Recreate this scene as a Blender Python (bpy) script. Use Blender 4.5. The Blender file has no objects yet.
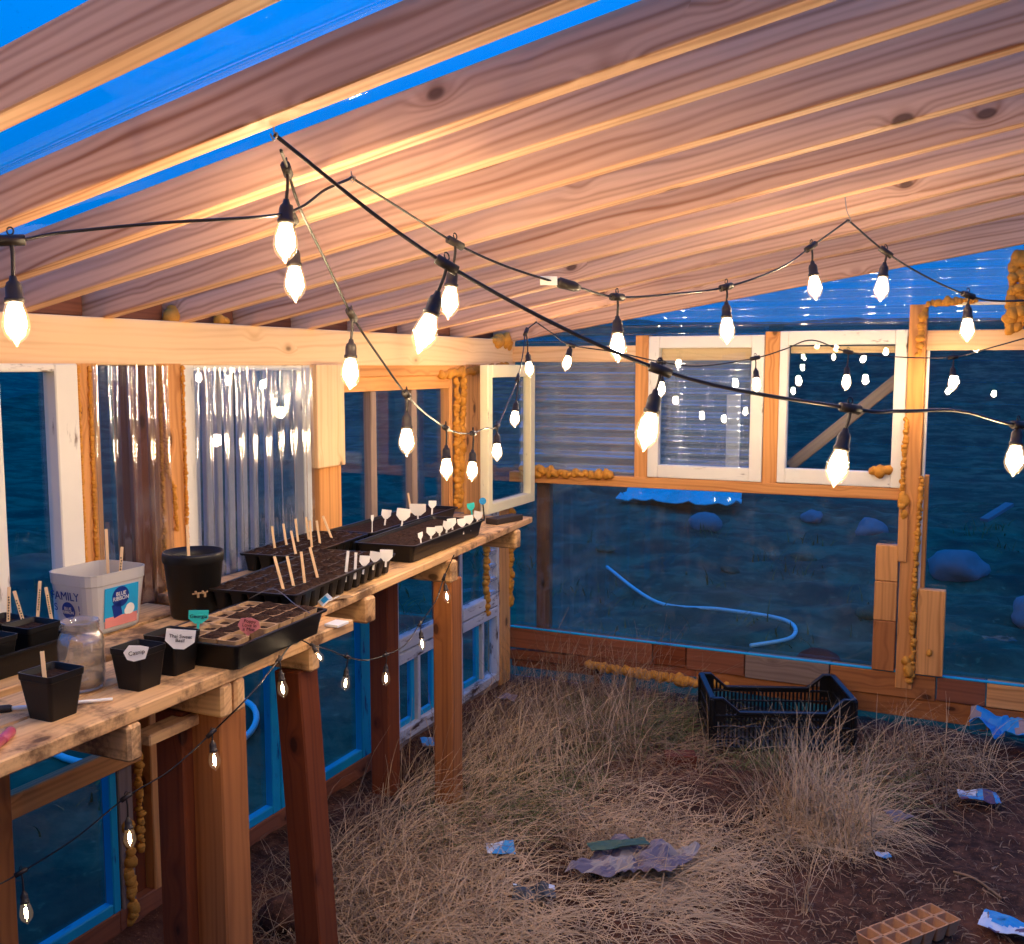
import bpy, bmesh, math, random
from mathutils import Vector, Matrix, noise
random.seed(11)
SC = bpy.context.scene
COL = SC.collection
R = math.radians
PI = math.pi

# ------------------------------------------------------------------ camera, sky, exposure
cam = bpy.data.cameras.new('camera'); camo = bpy.data.objects.new('camera', cam); COL.objects.link(camo)
camo.location = (0, 0, 1.55)
camo.rotation_euler = (R(90 - 5.93), 0, R(24.76))
cam.sensor_width = 36; cam.lens = 1020 * 36 / 1024; cam.clip_start = 0.02; cam.clip_end = 300
SC.camera = camo
SC.view_settings.view_transform = 'Standard'; SC.view_settings.look = 'None'
SC.view_settings.gamma = 1; SC.view_settings.use_curve_mapping = False
SC.view_settings.exposure = 0.0
SC.cycles.use_denoising = True
SC.cycles.max_bounces = 10; SC.cycles.transparent_max_bounces = 24; SC.cycles.sample_clamp_indirect = 4.0
SC.cycles.caustics_reflective = False; SC.cycles.caustics_refractive = False
LAMP = 340.0          # strength of the filaments of the string lights
LOWLAMP = 80.0
SKY = 1.25

w = bpy.data.worlds.new('dusk'); SC.world = w; w.use_nodes = True
nt = w.node_tree; nt.nodes.clear()
N = nt.nodes.new; L = nt.links.new
wo = N('ShaderNodeOutputWorld'); bg = N('ShaderNodeBackground'); tc = N('ShaderNodeTexCoord')
sx = N('ShaderNodeSeparateXYZ'); cr = N('ShaderNodeValToRGB')
L(tc.outputs['Generated'], sx.inputs[0]); L(sx.outputs['Z'], cr.inputs[0])
e = cr.color_ramp.elements
e[0].position = 0.0; e[0].color = (0.0, 0.12, 0.40, 1)
e[1].position = 0.45; e[1].color = (0.0, 0.26, 1.0, 1)
L(cr.outputs[0], bg.inputs[0]); bg.inputs[1].default_value = SKY; L(bg.outputs[0], wo.inputs[0])

# ------------------------------------------------------------------ materials
def lin(c):
    return tuple(((v / 255 / 12.92) if v / 255 <= 0.04045 else ((v / 255 + 0.055) / 1.055) ** 2.4) for v in c) + (1,)
class G:
    """small node-graph writer"""
    def __init__(s, name):
        s.m = bpy.data.materials.new(name); s.m.use_nodes = True; s.t = s.m.node_tree; s.t.nodes.clear()
        s.out = s.n('ShaderNodeOutputMaterial')
    def n(s, kind, **kw):
        x = s.t.nodes.new(kind)
        for k, v in kw.items(): setattr(x, k, v)
        return x
    def put(s, sock, v):
        if hasattr(v, 'is_linked') or isinstance(v, bpy.types.NodeSocket): s.t.links.new(v, sock)
        else: sock.default_value = v
    def math(s, op, a, b=0.0, c=None):
        x = s.n('ShaderNodeMath', operation=op); s.put(x.inputs[0], a); s.put(x.inputs[1], b)
        if c is not None: s.put(x.inputs[2], c)
        return x.outputs[0]
    def mix(s, f, a, b):
        x = s.n('ShaderNodeMix', data_type='RGBA'); s.put(x.inputs[0], f); s.put(x.inputs[6], a); s.put(x.inputs[7], b)
        return x.outputs[2]
    def vec(s, v, scale, off=None):
        x = s.n('ShaderNodeVectorMath', operation='MULTIPLY'); s.put(x.inputs[0], v); x.inputs[1].default_value = scale
        return x.outputs[0]
    def noise(s, v, scale, detail=3, rough=0.55, out='Fac'):
        x = s.n('ShaderNodeTexNoise'); s.put(x.inputs['Vector'], v); x.inputs['Scale'].default_value = scale
        x.inputs['Detail'].default_value = detail; x.inputs['Roughness'].default_value = rough
        return x.outputs[out]
    def step(s, v, a, b):
        x = s.n('ShaderNodeMapRange'); s.put(x.inputs[0], v); x.inputs[1].default_value = a; x.inputs[2].default_value = b
        x.interpolation_type = 'SMOOTHSTEP'
        return x.outputs[0]
    def coord(s):
        tc = s.n('ShaderNodeTexCoord'); oi = s.n('ShaderNodeObjectInfo')
        c = s.n('ShaderNodeCombineXYZ'); r = oi.outputs['Random']
        s.put(c.inputs[0], s.math('MULTIPLY', r, 37.0)); s.put(c.inputs[1], s.math('MULTIPLY', r, 91.0)); s.put(c.inputs[2], s.math('MULTIPLY', r, 53.0))
        a = s.n('ShaderNodeVectorMath', operation='ADD'); s.put(a.inputs[0], tc.outputs['Object']); s.put(a.inputs[1], c.outputs[0])
        return a.outputs[0], r
    def bsdf(s, col, rough=0.6, spec=0.3, bump=None, bs=0.2, bd=0.002, **kw):
        b = s.n('ShaderNodeBsdfPrincipled'); s.put(b.inputs['Base Color'], col); s.put(b.inputs['Roughness'], rough)
        b.inputs['Specular IOR Level'].default_value = spec
        for k, v in kw.items(): s.put(b.inputs[k], v)
        if bump is not None:
            bp = s.n('ShaderNodeBump'); bp.inputs['Strength'].default_value = bs; bp.inputs['Distance'].default_value = bd
            s.put(bp.inputs['Height'], bump); s.t.links.new(bp.outputs[0], b.inputs['Normal'])
        s.t.links.new(b.outputs[0], s.out.inputs[0]); return s.m

def wood(name, light, dark, contrast=0.55, rough=0.62, fine=0.25, knots=True, var=0.25, spec=0.25, dirt=0.0, lines=430):
    g = G(name); v, r = g.coord()
    n1 = g.noise(g.vec(v, (0.8, 5, 5)), 1.0, 3)
    s = g.n('ShaderNodeSeparateXYZ'); g.put(s.inputs[0], v)
    ph = g.math('ADD', g.math('MULTIPLY', s.outputs[1], lines * 0.8), g.math('MULTIPLY', s.outputs[2], lines))
    ph = g.math('ADD', ph, g.math('MULTIPLY', n1, 44.0))
    if knots:
        vo = g.n('ShaderNodeTexVoronoi'); g.put(vo.inputs['Vector'], g.vec(v, (6.0, 11, 11))); vo.inputs['Scale'].default_value = 1
        d = vo.outputs['Distance']; sc = g.n('ShaderNodeSeparateColor'); g.put(sc.inputs[0], vo.outputs['Color'])
        on = g.math('GREATER_THAN', sc.outputs[0], 0.58)
        halo = g.math('MULTIPLY', on, g.math('POWER', g.math('MAXIMUM', g.math('SUBTRACT', 1.0, g.math('MULTIPLY', d, 2.2)), 0.0), 2.0))
        ph = g.math('ADD', ph, g.math('MULTIPLY', halo, 22.0))
    sn = g.math('ADD', g.math('SINE', ph), g.math('SINE', g.math('MULTIPLY_ADD', ph, 0.37, 1.3)))
    wv = g.math('POWER', g.math('MULTIPLY_ADD', sn, 0.25, 0.5), 2.2)
    patch = g.noise(g.vec(v, (1.5, 9, 9)), 1.0, 2)
    fn = g.noise(g.vec(v, (7, 190, 190)), 1.0, 2)
    big = g.noise(g.vec(v, (1.2, 5, 5)), 1.3, 2)
    f = g.math('ADD', g.math('MULTIPLY', g.math('MULTIPLY', wv, patch), contrast * 1.45), g.math('MULTIPLY', fn, fine))
    f = g.math('ADD', f, g.math('MULTIPLY', g.math('SUBTRACT', big, 0.5), 0.6))
    f = g.math('ADD', f, g.math('MULTIPLY', g.math('SUBTRACT', r, 0.5), var))
    cl = g.n('ShaderNodeClamp'); g.put(cl.inputs[0], f)
    col = g.mix(cl.outputs[0], lin(light), lin(dark))
    if knots:
        k = g.math('MULTIPLY', on, g.step(d, 0.15, 0.09)); ring = g.math('MULTIPLY', on, g.step(d, 0.30, 0.10))
        col = g.mix(g.math('MULTIPLY', ring, 0.45), col, lin(dark))
        col = g.mix(g.math('MULTIPLY', k, 0.75), col, lin(tuple(c * 0.45 for c in dark)))
    if dirt:
        dn = g.noise(v, 7.0, 7, 0.7)
        col = g.mix(g.math('MULTIPLY', g.step(dn, 0.46, 0.64), dirt), col, lin((74, 48, 34)))
    return g.bsdf(col, rough, spec, bump=f, bs=0.25, bd=0.0015)

def painted(name, col, under, amount=0.5, rough=0.5):
    g = G(name); v, r = g.coord()
    n = g.noise(g.vec(v, (5, 22, 22)), 1.0, 6, 0.65)
    m = g.step(n, 0.5 + 0.16 * (1 - amount), 0.62 + 0.12 * (1 - amount))
    fn = g.noise(g.vec(v, (6, 120, 120)), 1.0, 2)
    base = g.mix(g.math('MULTIPLY', g.noise(v, 9.0, 3), 0.35), lin(col), lin(tuple(c * 0.78 for c in col)))
    c = g.mix(m, base, g.mix(fn, lin(under), lin(tuple(x * 0.6 for x in under))))
    return g.bsdf(c, rough, 0.3, bump=m, bs=0.35, bd=-0.0012)

def plain(name, col, rough=0.5, spec=0.35, var=0.2, scale=30, bump=0.0, **kw):
    g = G(name); v, r = g.coord()
    n = g.noise(v, scale, 4)
    c = g.mix(g.math('MULTIPLY', n, var * 2), lin(col), lin(tuple(x * 0.6 for x in col)))
    return g.bsdf(c, rough, spec, bump=n if bump else None, bs=bump, bd=0.004, **kw)

def clear(name, tint=(0.93, 0.97, 1), rough=0.02, ior=1.45, gain=1.0, milky=0.0, milk=(225, 228, 232), dust=0.0, lit=0.0):
    g = G(name)
    tr = g.n('ShaderNodeBsdfTransparent'); tr.inputs[0].default_value = tint + (1,)
    gl = g.n('ShaderNodeBsdfGlossy'); gl.inputs['Roughness'].default_value = rough; gl.inputs[0].default_value = (1, 1, 1, 1)
    lw = g.n('ShaderNodeLayerWeight'); lw.inputs[0].default_value = 0.5; f0 = ((ior - 1) / (ior + 1)) ** 2
    f = g.math('MULTIPLY_ADD', g.math('POWER', lw.outputs['Facing'], 5.0), 1 - f0, f0)
    f = g.math('MINIMUM', g.math('MULTIPLY', f, gain), 1.0)
    mx = g.n('ShaderNodeMixShader'); g.put(mx.inputs[0], f); g.t.links.new(tr.outputs[0], mx.inputs[1]); g.t.links.new(gl.outputs[0], mx.inputs[2])
    last = mx.outputs[0]
    if milky or dust:
        df = g.n('ShaderNodeBsdfDiffuse'); df.inputs[0].default_value = lin(milk)
        v, r = g.coord()
        am = g.math('ADD', milky, g.math('MULTIPLY', g.step(g.noise(v, 9, 5), 0.5, 0.75), dust))
        m2 = g.n('ShaderNodeMixShader'); g.put(m2.inputs[0], am); g.t.links.new(last, m2.inputs[1]); g.t.links.new(df.outputs[0], m2.inputs[2])
        last = m2.outputs[0]
    if lit:
        em = g.n('ShaderNodeEmission'); em.inputs[0].default_value = (1.0, 0.62, 0.28, 1); em.inputs[1].default_value = lit
        ad = g.n('ShaderNodeAddShader'); g.t.links.new(last, ad.inputs[0]); g.t.links.new(em.outputs[0], ad.inputs[1]); last = ad.outputs[0]
    g.t.links.new(last, g.out.inputs[0]); return g.m

def glow(name, col, strength):
    g = G(name); e = g.n('ShaderNodeEmission'); e.inputs[0].default_value = col + (1,); e.inputs[1].default_value = strength
    g.t.links.new(e.outputs[0], g.out.inputs[0]); return g.m

def soil(name, a, b, c, scale=26.0, bs=0.9, bd=0.012, fleck=0.5):
    g = G(name); v, r = g.coord()
    n = g.noise(v, scale, 8, 0.68); n2 = g.noise(v, 1.6, 3); n3 = g.noise(v, scale * 5, 3)
    col = g.mix(g.step(n, 0.38, 0.66), lin(a), lin(b))
    col = g.mix(g.math('MULTIPLY', g.step(n2, 0.45, 0.7), 0.65), col, lin(c))
    col = g.mix(g.math('MULTIPLY', g.step(n3, 0.62, 0.72), fleck), col, lin(tuple(min(255, x * 1.9) for x in b)))
    return g.bsdf(col, 0.92, 0.12, bump=g.math('ADD', n, g.math('MULTIPLY', n3, 0.3)), bs=bs, bd=bd)

M = {}
M['rafter'] = wood('rafter_fir', (226, 180, 146), (150, 97, 64), 0.8)
M['beam'] = wood('header_fir', (238, 200, 152), (196, 142, 92), 0.45, fine=0.2)
M['stud'] = wood('stud_pine', (222, 158, 92), (150, 88, 40), 0.6)
M['bench'] = wood('bench_pine', (232, 186, 128), (150, 98, 56), 0.5, fine=0.35, dirt=0.85)
M['leg'] = wood('aged_leg', (178, 112, 60), (98, 50, 24), 0.5)
M['leg_dark'] = wood('stained_leg', (124, 62, 30), (66, 28, 13), 0.5)
M['brown'] = wood('brown_board', (142, 84, 56), (82, 44, 28), 0.5)
M['grey_wood'] = wood('weathered_board', (150, 128, 112), (92, 72, 60), 0.6)
M['pale_batten'] = painted('pale_batten', (206, 192, 190), (150, 128, 118), 0.5)
M['white_paint'] = painted('peeling_white_paint', (232, 226, 212), (128, 104, 84), 0.35)
M['cream_paint'] = painted('cream_paint', (238, 228, 186), (180, 160, 120), 0.1)
M['peeling'] = painted('worn_white_paint', (206, 204, 200), (92, 66, 50), 0.75)
M['skylit_blue'] = painted('skylit_blue', (12, 158, 196), (20, 84, 150), 0.3)  # blue skylight on white window frames, put into the base colour
M['foam'] = plain('orange_foam', (230, 158, 62), 0.75, 0.2, 0.4, 60, 0.8)
M['glass'] = clear('window_glass', (0.92, 0.96, 1.0), 0.01, 1.5, 1.0, 0.0)
M['film'] = clear('clear_sheet', (0.86, 0.95, 1.0), 0.03, 1.5, 1.0, 0.01, dust=0.03)
M['corrugated'] = clear('clear_corrugated', (0.9, 0.94, 1.0), 0.07, 1.7, 3.6, 0.15, dust=0.12)
M['corrugated_left'] = clear('clear_corrugated_sheet', (0.9, 0.94, 1.0), 0.085, 1.7, 3.6, 0.02, dust=0.06)
M['gable'] = clear('gable_corrugated', (0.9, 0.95, 1.0), 0.06, 1.6, 3.4, 0.02)
M['roof'] = clear('roof_corrugated', (0.9, 0.97, 1.0), 0.06, 1.5, 0.7, 0.0)
M['black_plastic'] = plain('black_plastic', (19, 17, 16), 0.42, 0.35, 0.3, 60)
M['black_rubber'] = plain('black_rubber', (46, 38, 33), 0.5, 0.4, 0.2, 80)
M['wire'] = plain('black_cord', (24, 18, 15), 0.42, 0.5, 0.2, 80)
M['steel'] = plain('steel', (170, 165, 158), 0.3, 0.5, 0.2, 80, 0, Metallic=1.0)
M['potting_soil'] = soil('potting_soil', (34, 22, 16), (72, 48, 34), (50, 34, 24), 110.0, 1.0, 0.006)
M['earth'] = soil('bare_earth', (58, 38, 28), (98, 66, 48), (118, 74, 54), 24.0)
M['outside'] = soil('outside_soil', (42, 70, 52), (80, 106, 78), (26, 46, 38), 2.6, 0.5, 0.02, fleck=0.12)
M['stick'] = wood('stick_birch', (240, 206, 158), (204, 160, 110), 0.2, knots=False)
M['tag'] = plain('white_tag', (235, 232, 224), 0.45, 0.4, 0.06, 20)
M['teal'] = plain('teal_tag', (48, 186, 178), 0.4, 0.4, 0.06, 20)
M['bluetag'] = plain('blue_tag', (20, 130, 190), 0.4, 0.4, 0.06, 20)
M['pinktag'] = plain('dusty_pink_tag', (196, 116, 116), 0.45, 0.4, 0.06, 20)
M['ink'] = plain('ink', (24, 22, 30), 0.6, 0.2, 0.05, 20)
M['navy'] = plain('navy_print', (24, 52, 130), 0.4, 0.3, 0.05, 20)
M['peat'] = plain('peat_fibre', (188, 152, 112), 0.9, 0.1, 0.35, 90, 0.6)
M['egg'] = plain('peat_pulp', (206, 150, 104), 0.9, 0.1, 0.25, 90, 0.5)
M['straw'] = plain('dry_straw', (238, 198, 148), 0.75, 0.2, 0.6, 9)
M['straw2'] = plain('grey_straw', (176, 140, 104), 0.8, 0.2, 0.6, 9)
M['green'] = plain('olive_grass', (112, 116, 58), 0.7, 0.25, 0.5, 9)
M['tub'] = plain('frosted_tub', (222, 218, 212), 0.35, 0.4, 0.05, 15, 0, **{'Transmission Weight': 0.35})
M['lamp'] = glow('filament_glow', (1.0, 0.735, 0.45), LAMP)
M['lowlamp'] = glow('small_filament_glow', (1.0, 0.74, 0.46), LOWLAMP)
M['bulb'] = clear('bulb_glass', (1.0, 0.97, 0.90), 0.02, 1.4, 0.8, 0.0, lit=0.32)
M['lowbulb'] = clear('small_bulb_glass', (1.0, 0.97, 0.92), 0.02, 1.4, 1.0, 0.0, lit=0.05)

# ------------------------------------------------------------------ builders
def link(o, parent=None):
    COL.objects.link(o)
    if parent is not None: o.parent = parent
    return o
def mesh_obj(name, bm, mat, parent=None, smooth=False):
    me = bpy.data.meshes.new(name); bm.to_mesh(me); bm.free()
    for m in (mat if isinstance(mat, (list, tuple)) else [mat]): me.materials.append(m)
    if smooth:
        for p in me.polygons: p.use_smooth = True
    return link(bpy.data.objects.new(name, me), parent)
def py_obj(name, vs, fs, mat, parent=None, smooth=False):
    me = bpy.data.meshes.new(name); me.from_pydata(vs, [], fs); me.update()
    me.materials.append(mat)
    if smooth:
        for p in me.polygons: p.use_smooth = True
    return link(bpy.data.objects.new(name, me), parent)
def empty(name, loc=(0, 0, 0), rz=0.0, parent=None):
    o = bpy.data.objects.new(name, None); o.location = loc; o.rotation_euler = (0, 0, rz); o.empty_display_size = 0.05
    return link(o, parent)
def thing(name, label, cat, loc=(0, 0, 0), rz=0.0, group=None):
    o = empty(name, loc, rz); return tag(o, label, cat, group)
def tag(o, label, cat, group=None):
    o['label'] = label; o['category'] = cat
    if group: o['group'] = group
    return o
def struct(o):
    o['kind'] = 'structure'; return o
def add_box(bm, c, s, rot=None, bev=0.0):
    r = bmesh.ops.create_cube(bm, size=1.0)
    vs = r['verts']
    m = Matrix.Translation(Vector(c)) @ (rot.to_4x4() if rot is not None else Matrix()) @ Matrix.Diagonal((s[0], s[1], s[2], 1))
    bmesh.ops.transform(bm, matrix=m, verts=vs)
    if bev > 0:
        es = list({e for v in vs for e in v.link_edges})
        bmesh.ops.bevel(bm, geom=es, offset=min(bev, min(s) * 0.4), segments=1, affect='EDGES', clamp_overlap=True)
def board(name, p0, p1, width, thick, mat, parent=None, up=(0, 0, 1), bev=0.003):
    """a plank from p0 to p1; local X runs along it, thickness follows up"""
    p0 = Vector(p0); p1 = Vector(p1); x = (p1 - p0); ln = x.length; x.normalize()
    u = Vector(up); u = (u - x * u.dot(x)).normalized(); y = u.cross(x)
    bm = bmesh.new(); add_box(bm, (0, 0, 0), (ln, width, thick), None, bev)
    o = mesh_obj(name, bm, mat, parent)
    m = Matrix((x, y, u)).transposed().to_4x4(); m.translation = (p0 + p1) / 2
    o.matrix_local = m
    return o
def add_lathe(bm, prof, n=20, mat=Matrix(), caps=True):
    rings = []
    for r, z in prof:
        if r < 1e-5: rings.append([bm.verts.new(mat @ Vector((0, 0, z)))])
        else: rings.append([bm.verts.new(mat @ Vector((r * math.cos(2 * PI * i / n), r * math.sin(2 * PI * i / n), z))) for i in range(n)])
    for a, b in zip(rings, rings[1:]):
        for i in range(n):
            j = (i + 1) % n
            if len(a) == 1 and len(b) > 1: bm.faces.new((a[0], b[j], b[i]))
            elif len(b) == 1 and len(a) > 1: bm.faces.new((a[i], a[j], b[0]))
            elif len(a) > 1: bm.faces.new((a[i], a[j], b[j], b[i]))
    if caps:
        if len(rings[0]) > 1: bm.faces.new(list(reversed(rings[0])))
        if len(rings[-1]) > 1: bm.faces.new(rings[-1])
def spline(pts, k=6):
    pts = [Vector(p) for p in pts]; out = []
    for i in range(len(pts) - 1):
        p0 = pts[max(i - 1, 0)]; p1 = pts[i]; p2 = pts[i + 1]; p3 = pts[min(i + 2, len(pts) - 1)]
        for j in range(k):
            t = j / k
            out.append(0.5 * ((2 * p1) + (p2 - p0) * t + (2 * p0 - 5 * p1 + 4 * p2 - p3) * t * t + (3 * p1 - p0 - 3 * p2 + p3) * t ** 3))
    out.append(pts[-1]); return out
def add_tube(bm, pts, r, n=6, radii=None):
    pts = [Vector(p) for p in pts]; rings = []; ref = Vector((0, 0, 1))
    for i, p in enumerate(pts):
        t = (pts[min(i + 1, len(pts) - 1)] - pts[max(i - 1, 0)])
        if t.length < 1e-9: t = Vector((0, 0, 1))
        t.normalize()
        a = ref - t * ref.dot(t)
        if a.length < 1e-3: a = Vector((1, 0, 0)) - t * t.x
        a.normalize(); ref = a if abs(t.z) > 0.9 else Vector((0, 0, 1)); b = t.cross(a); rr = radii[i] if radii else r
        rings.append([bm.verts.new(p + (a * math.cos(2 * PI * k / n) + b * math.sin(2 * PI * k / n)) * rr) for k in range(n)])
    for x, y in zip(rings, rings[1:]):
        for k in range(n): bm.faces.new((x[k], x[(k + 1) % n], y[(k + 1) % n], y[k]))
    bm.faces.new(list(reversed(rings[0]))); bm.faces.new(rings[-1])
def foam_bead(path, r, parent, step=0.022, seed=0):
    """a bumpy line of cured foam following the path"""
    rnd = random.Random(seed); bm = bmesh.new()
    for a, b in zip(path, path[1:]):
        a = Vector(a); b = Vector(b); n = max(1, int((b - a).length / step))
        for i in range(n):
            p = a.lerp(b, (i + rnd.random() * 0.5) / n) + Vector((rnd.uniform(-1, 1), rnd.uniform(-1, 1), rnd.uniform(-1, 1))) * r * 0.35
            s = r * rnd.uniform(0.75, 1.35)
            q = bmesh.ops.create_icosphere(bm, subdivisions=2, radius=s, matrix=Matrix.Translation(p) @ Matrix.Diagonal((rnd.uniform(.8, 1.2), rnd.uniform(.8, 1.3), rnd.uniform(.8, 1.3), 1)))
            for v in q['verts']:
                v.co += (v.co - p) * 0.35 * noise.noise(v.co * (0.9 / r) + Vector((seed, 0, 0)))
    return mesh_obj('foam_seal', bm, M['foam'], parent, True)
def corrugated(name, o, ax, bx, la, lb, pitch, amp, mat, parent=None, top=None, nrm=None):
    """sheet from corner o: waves advance along bx (length lb), ridges run along ax (length la)"""
    o = Vector(o); ax = Vector(ax).normalized(); bx = Vector(bx).normalized(); nr = Vector(nrm) if nrm else ax.cross(bx)
    na = max(1, int(la / 0.12)); nb = int(lb / pitch * 10); vs = []; fs = []
    for i in range(na + 1):
        for j in range(nb + 1):
            s = lb * j / nb; a = la * i / na
            p = o + ax * a + bx * s + nr * amp * (math.sin(2 * PI * s / pitch) + 0.12 * math.sin(s * 17 + a * 3))
            if top is not None: p.z = min(p.z, top(p.x))
            vs.append(p)
    for i in range(na):
        for j in range(nb):
            k = i * (nb + 1) + j; fs.append((k, k + 1, k + nb + 2, k + nb + 1))
    return py_obj(name, vs, fs, mat, parent, True)
def text(body, size, mat, parent, loc, rot, name='lettering', align='CENTER', ext=0.0003):
    c = bpy.data.curves.new(name, 'FONT'); c.body = body; c.size = size; c.align_x = align; c.align_y = 'CENTER'; c.extrude = ext
    c.space_line = 0.85
    tmp = link(bpy.data.objects.new(name, c)); bpy.context.view_layer.update()
    me = bpy.data.meshes.new_from_object(tmp.evaluated_get(bpy.context.evaluated_depsgraph_get()))
    bpy.data.objects.remove(tmp); bpy.data.curves.remove(c); me.materials.clear(); me.materials.append(mat)
    o = link(bpy.data.objects.new(name, me), parent); o.location = loc; o.rotation_euler = rot
    return o

# ---- positions of the string lights, sticks and labels (metres)
BULBS = [
  ((-1.274, 1.049, 1.729), (-1.259, 1.039, 1.577), 'lit filament bulb above the lidless ice cream tub, beside the left photo edge'),
  ((-1.008, 1.342, 1.856), (-1.004, 1.327, 1.709), 'lit bulb hanging straight below the hook with the thick cord, upper of a close pair'),
  ((-1.109, 1.489, 1.81), (-1.097, 1.477, 1.659), "lit bulb just behind and below the bulb under the thick cord's hook"),
  ((-1.16, 1.746, 1.652), (-1.157, 1.731, 1.502), 'lit bulb in front of the header beam, beside the short board nailed below it'),
  ((-1.181, 1.994, 1.485), (-1.175, 1.981, 1.346), 'lit bulb in front of the muntin of the three light window'),
  ((-1.384, 2.552, 1.375), (-1.375, 2.539, 1.225), 'lit bulb in front of the foam strip left of the far wall post'),
  ((-1.449, 2.85, 1.341), (-1.446, 2.835, 1.188), 'lit bulb in front of the wooden post left of the cream sash'),
  ((-1.512, 3.154, 1.345), (-1.506, 3.143, 1.222), 'lit bulb before the left edge of the cream sash, lower of the two there'),
  ((-1.578, 3.474, 1.506), (-1.583, 3.451, 1.32), 'lit bulb before the glass of the cream sash, upper of the two there'),
  ((-1.64, 3.687, 1.683), (-1.618, 3.677, 1.503), 'lit bulb over the top right corner of the cream sash'),
  ((-1.478, 3.756, 1.632), (-1.495, 3.737, 1.527), 'small lit bulb before the far wall board right of the cream sash'),
  ((-1.154, 3.898, 1.566), (-1.148, 3.885, 1.425), 'small far lit bulb hanging behind the second bulb of the thick cord'),
  ((-0.82, 4.054, 1.581), (-0.807, 4.044, 1.441), 'small far lit bulb at the upright between the two white far windows'),
  ((-0.49, 4.209, 1.605), (-0.491, 4.191, 1.452), 'small far lit bulb before the glass of the clear white framed window'),
  ((-0.115, 4.379, 1.585), (-0.11, 4.367, 1.449), 'small far lit bulb in the pane right of the tall foamed post'),
  ((-0.759, 1.406, 1.705), (-0.793, 1.374, 1.568), 'tilted lit bulb nearest the hook on the thick near cord, over the header beam'),
  ((-0.471, 1.587, 1.544), (-0.49, 1.563, 1.413), 'tilted lit bulb second along the thick near cord, before the corrugated panel'),
  ((-0.201, 1.781, 1.48), (-0.221, 1.757, 1.348), 'tilted lit bulb third along the thick near cord, before the clear far window sill'),
  ((0.061, 2.119, 1.441), (0.056, 2.106, 1.344), 'lit bulb at the right photo edge, last on the thick near cord'),
  ((-0.93, 1.757, 1.784), (-0.936, 1.737, 1.637), 'lit bulb first along the middle cord, before the white tagged plug'),
  ((-0.727, 2.117, 1.698), (-0.719, 2.105, 1.556), 'lit bulb first after the plug on the middle cord'),
  ((-0.561, 2.419, 1.735), (-0.553, 2.408, 1.599), 'lit bulb second after the plug on the middle cord'),
  ((-0.416, 2.721, 1.852), (-0.398, 2.714, 1.715), "lit bulb just left of the cord's peak under the rafters"),
  ((-0.242, 2.8, 1.839), (-0.25, 2.782, 1.712), "lit bulb just right of the cord's peak under the rafters"),
  ((-0.048, 2.933, 1.733), (-0.045, 2.92, 1.609), 'lit bulb over the board beside the orange foam column at right'),
]
LOW_BULBS = [
  ((-1.59, 1.263, 0.612), (-1.574, 1.259, 0.516), 'clear lit bulb lowest under the bench, in front of the blue pane at bottom left'),
  ((-1.493, 1.43, 0.709), (-1.48, 1.424, 0.608), 'clear lit bulb under the bench beside the narrow stud with foam'),
  ((-1.414, 1.587, 0.798), (-1.402, 1.584, 0.721), 'clear lit bulb in front of the pale square bench leg'),
  ((-1.417, 1.818, 0.891), (-1.403, 1.814, 0.805), 'clear lit bulb in front of the leaning dark bench leg'),
  ((-1.421, 1.948, 0.892), (-1.396, 1.956, 0.851), 'clear lit bulb tucked beside the support just under the peat pot tray'),
  ((-1.5, 2.21, 0.784), (-1.501, 2.199, 0.694), 'clear lit bulb hanging in front of the blue pane between two bench legs'),
  ((-1.511, 2.42, 0.733), (-1.507, 2.412, 0.645), 'clear lit bulb in front of the dark rear bench leg'),
  ((-1.55, 2.682, 0.758), (-1.538, 2.678, 0.675), 'clear lit bulb in front of the peeling white window sill below the bench'),
  ((-1.536, 2.813, 0.881), (-1.521, 2.811, 0.799), 'clear lit bulb in front of the top of the farthest bench leg'),
]
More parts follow.
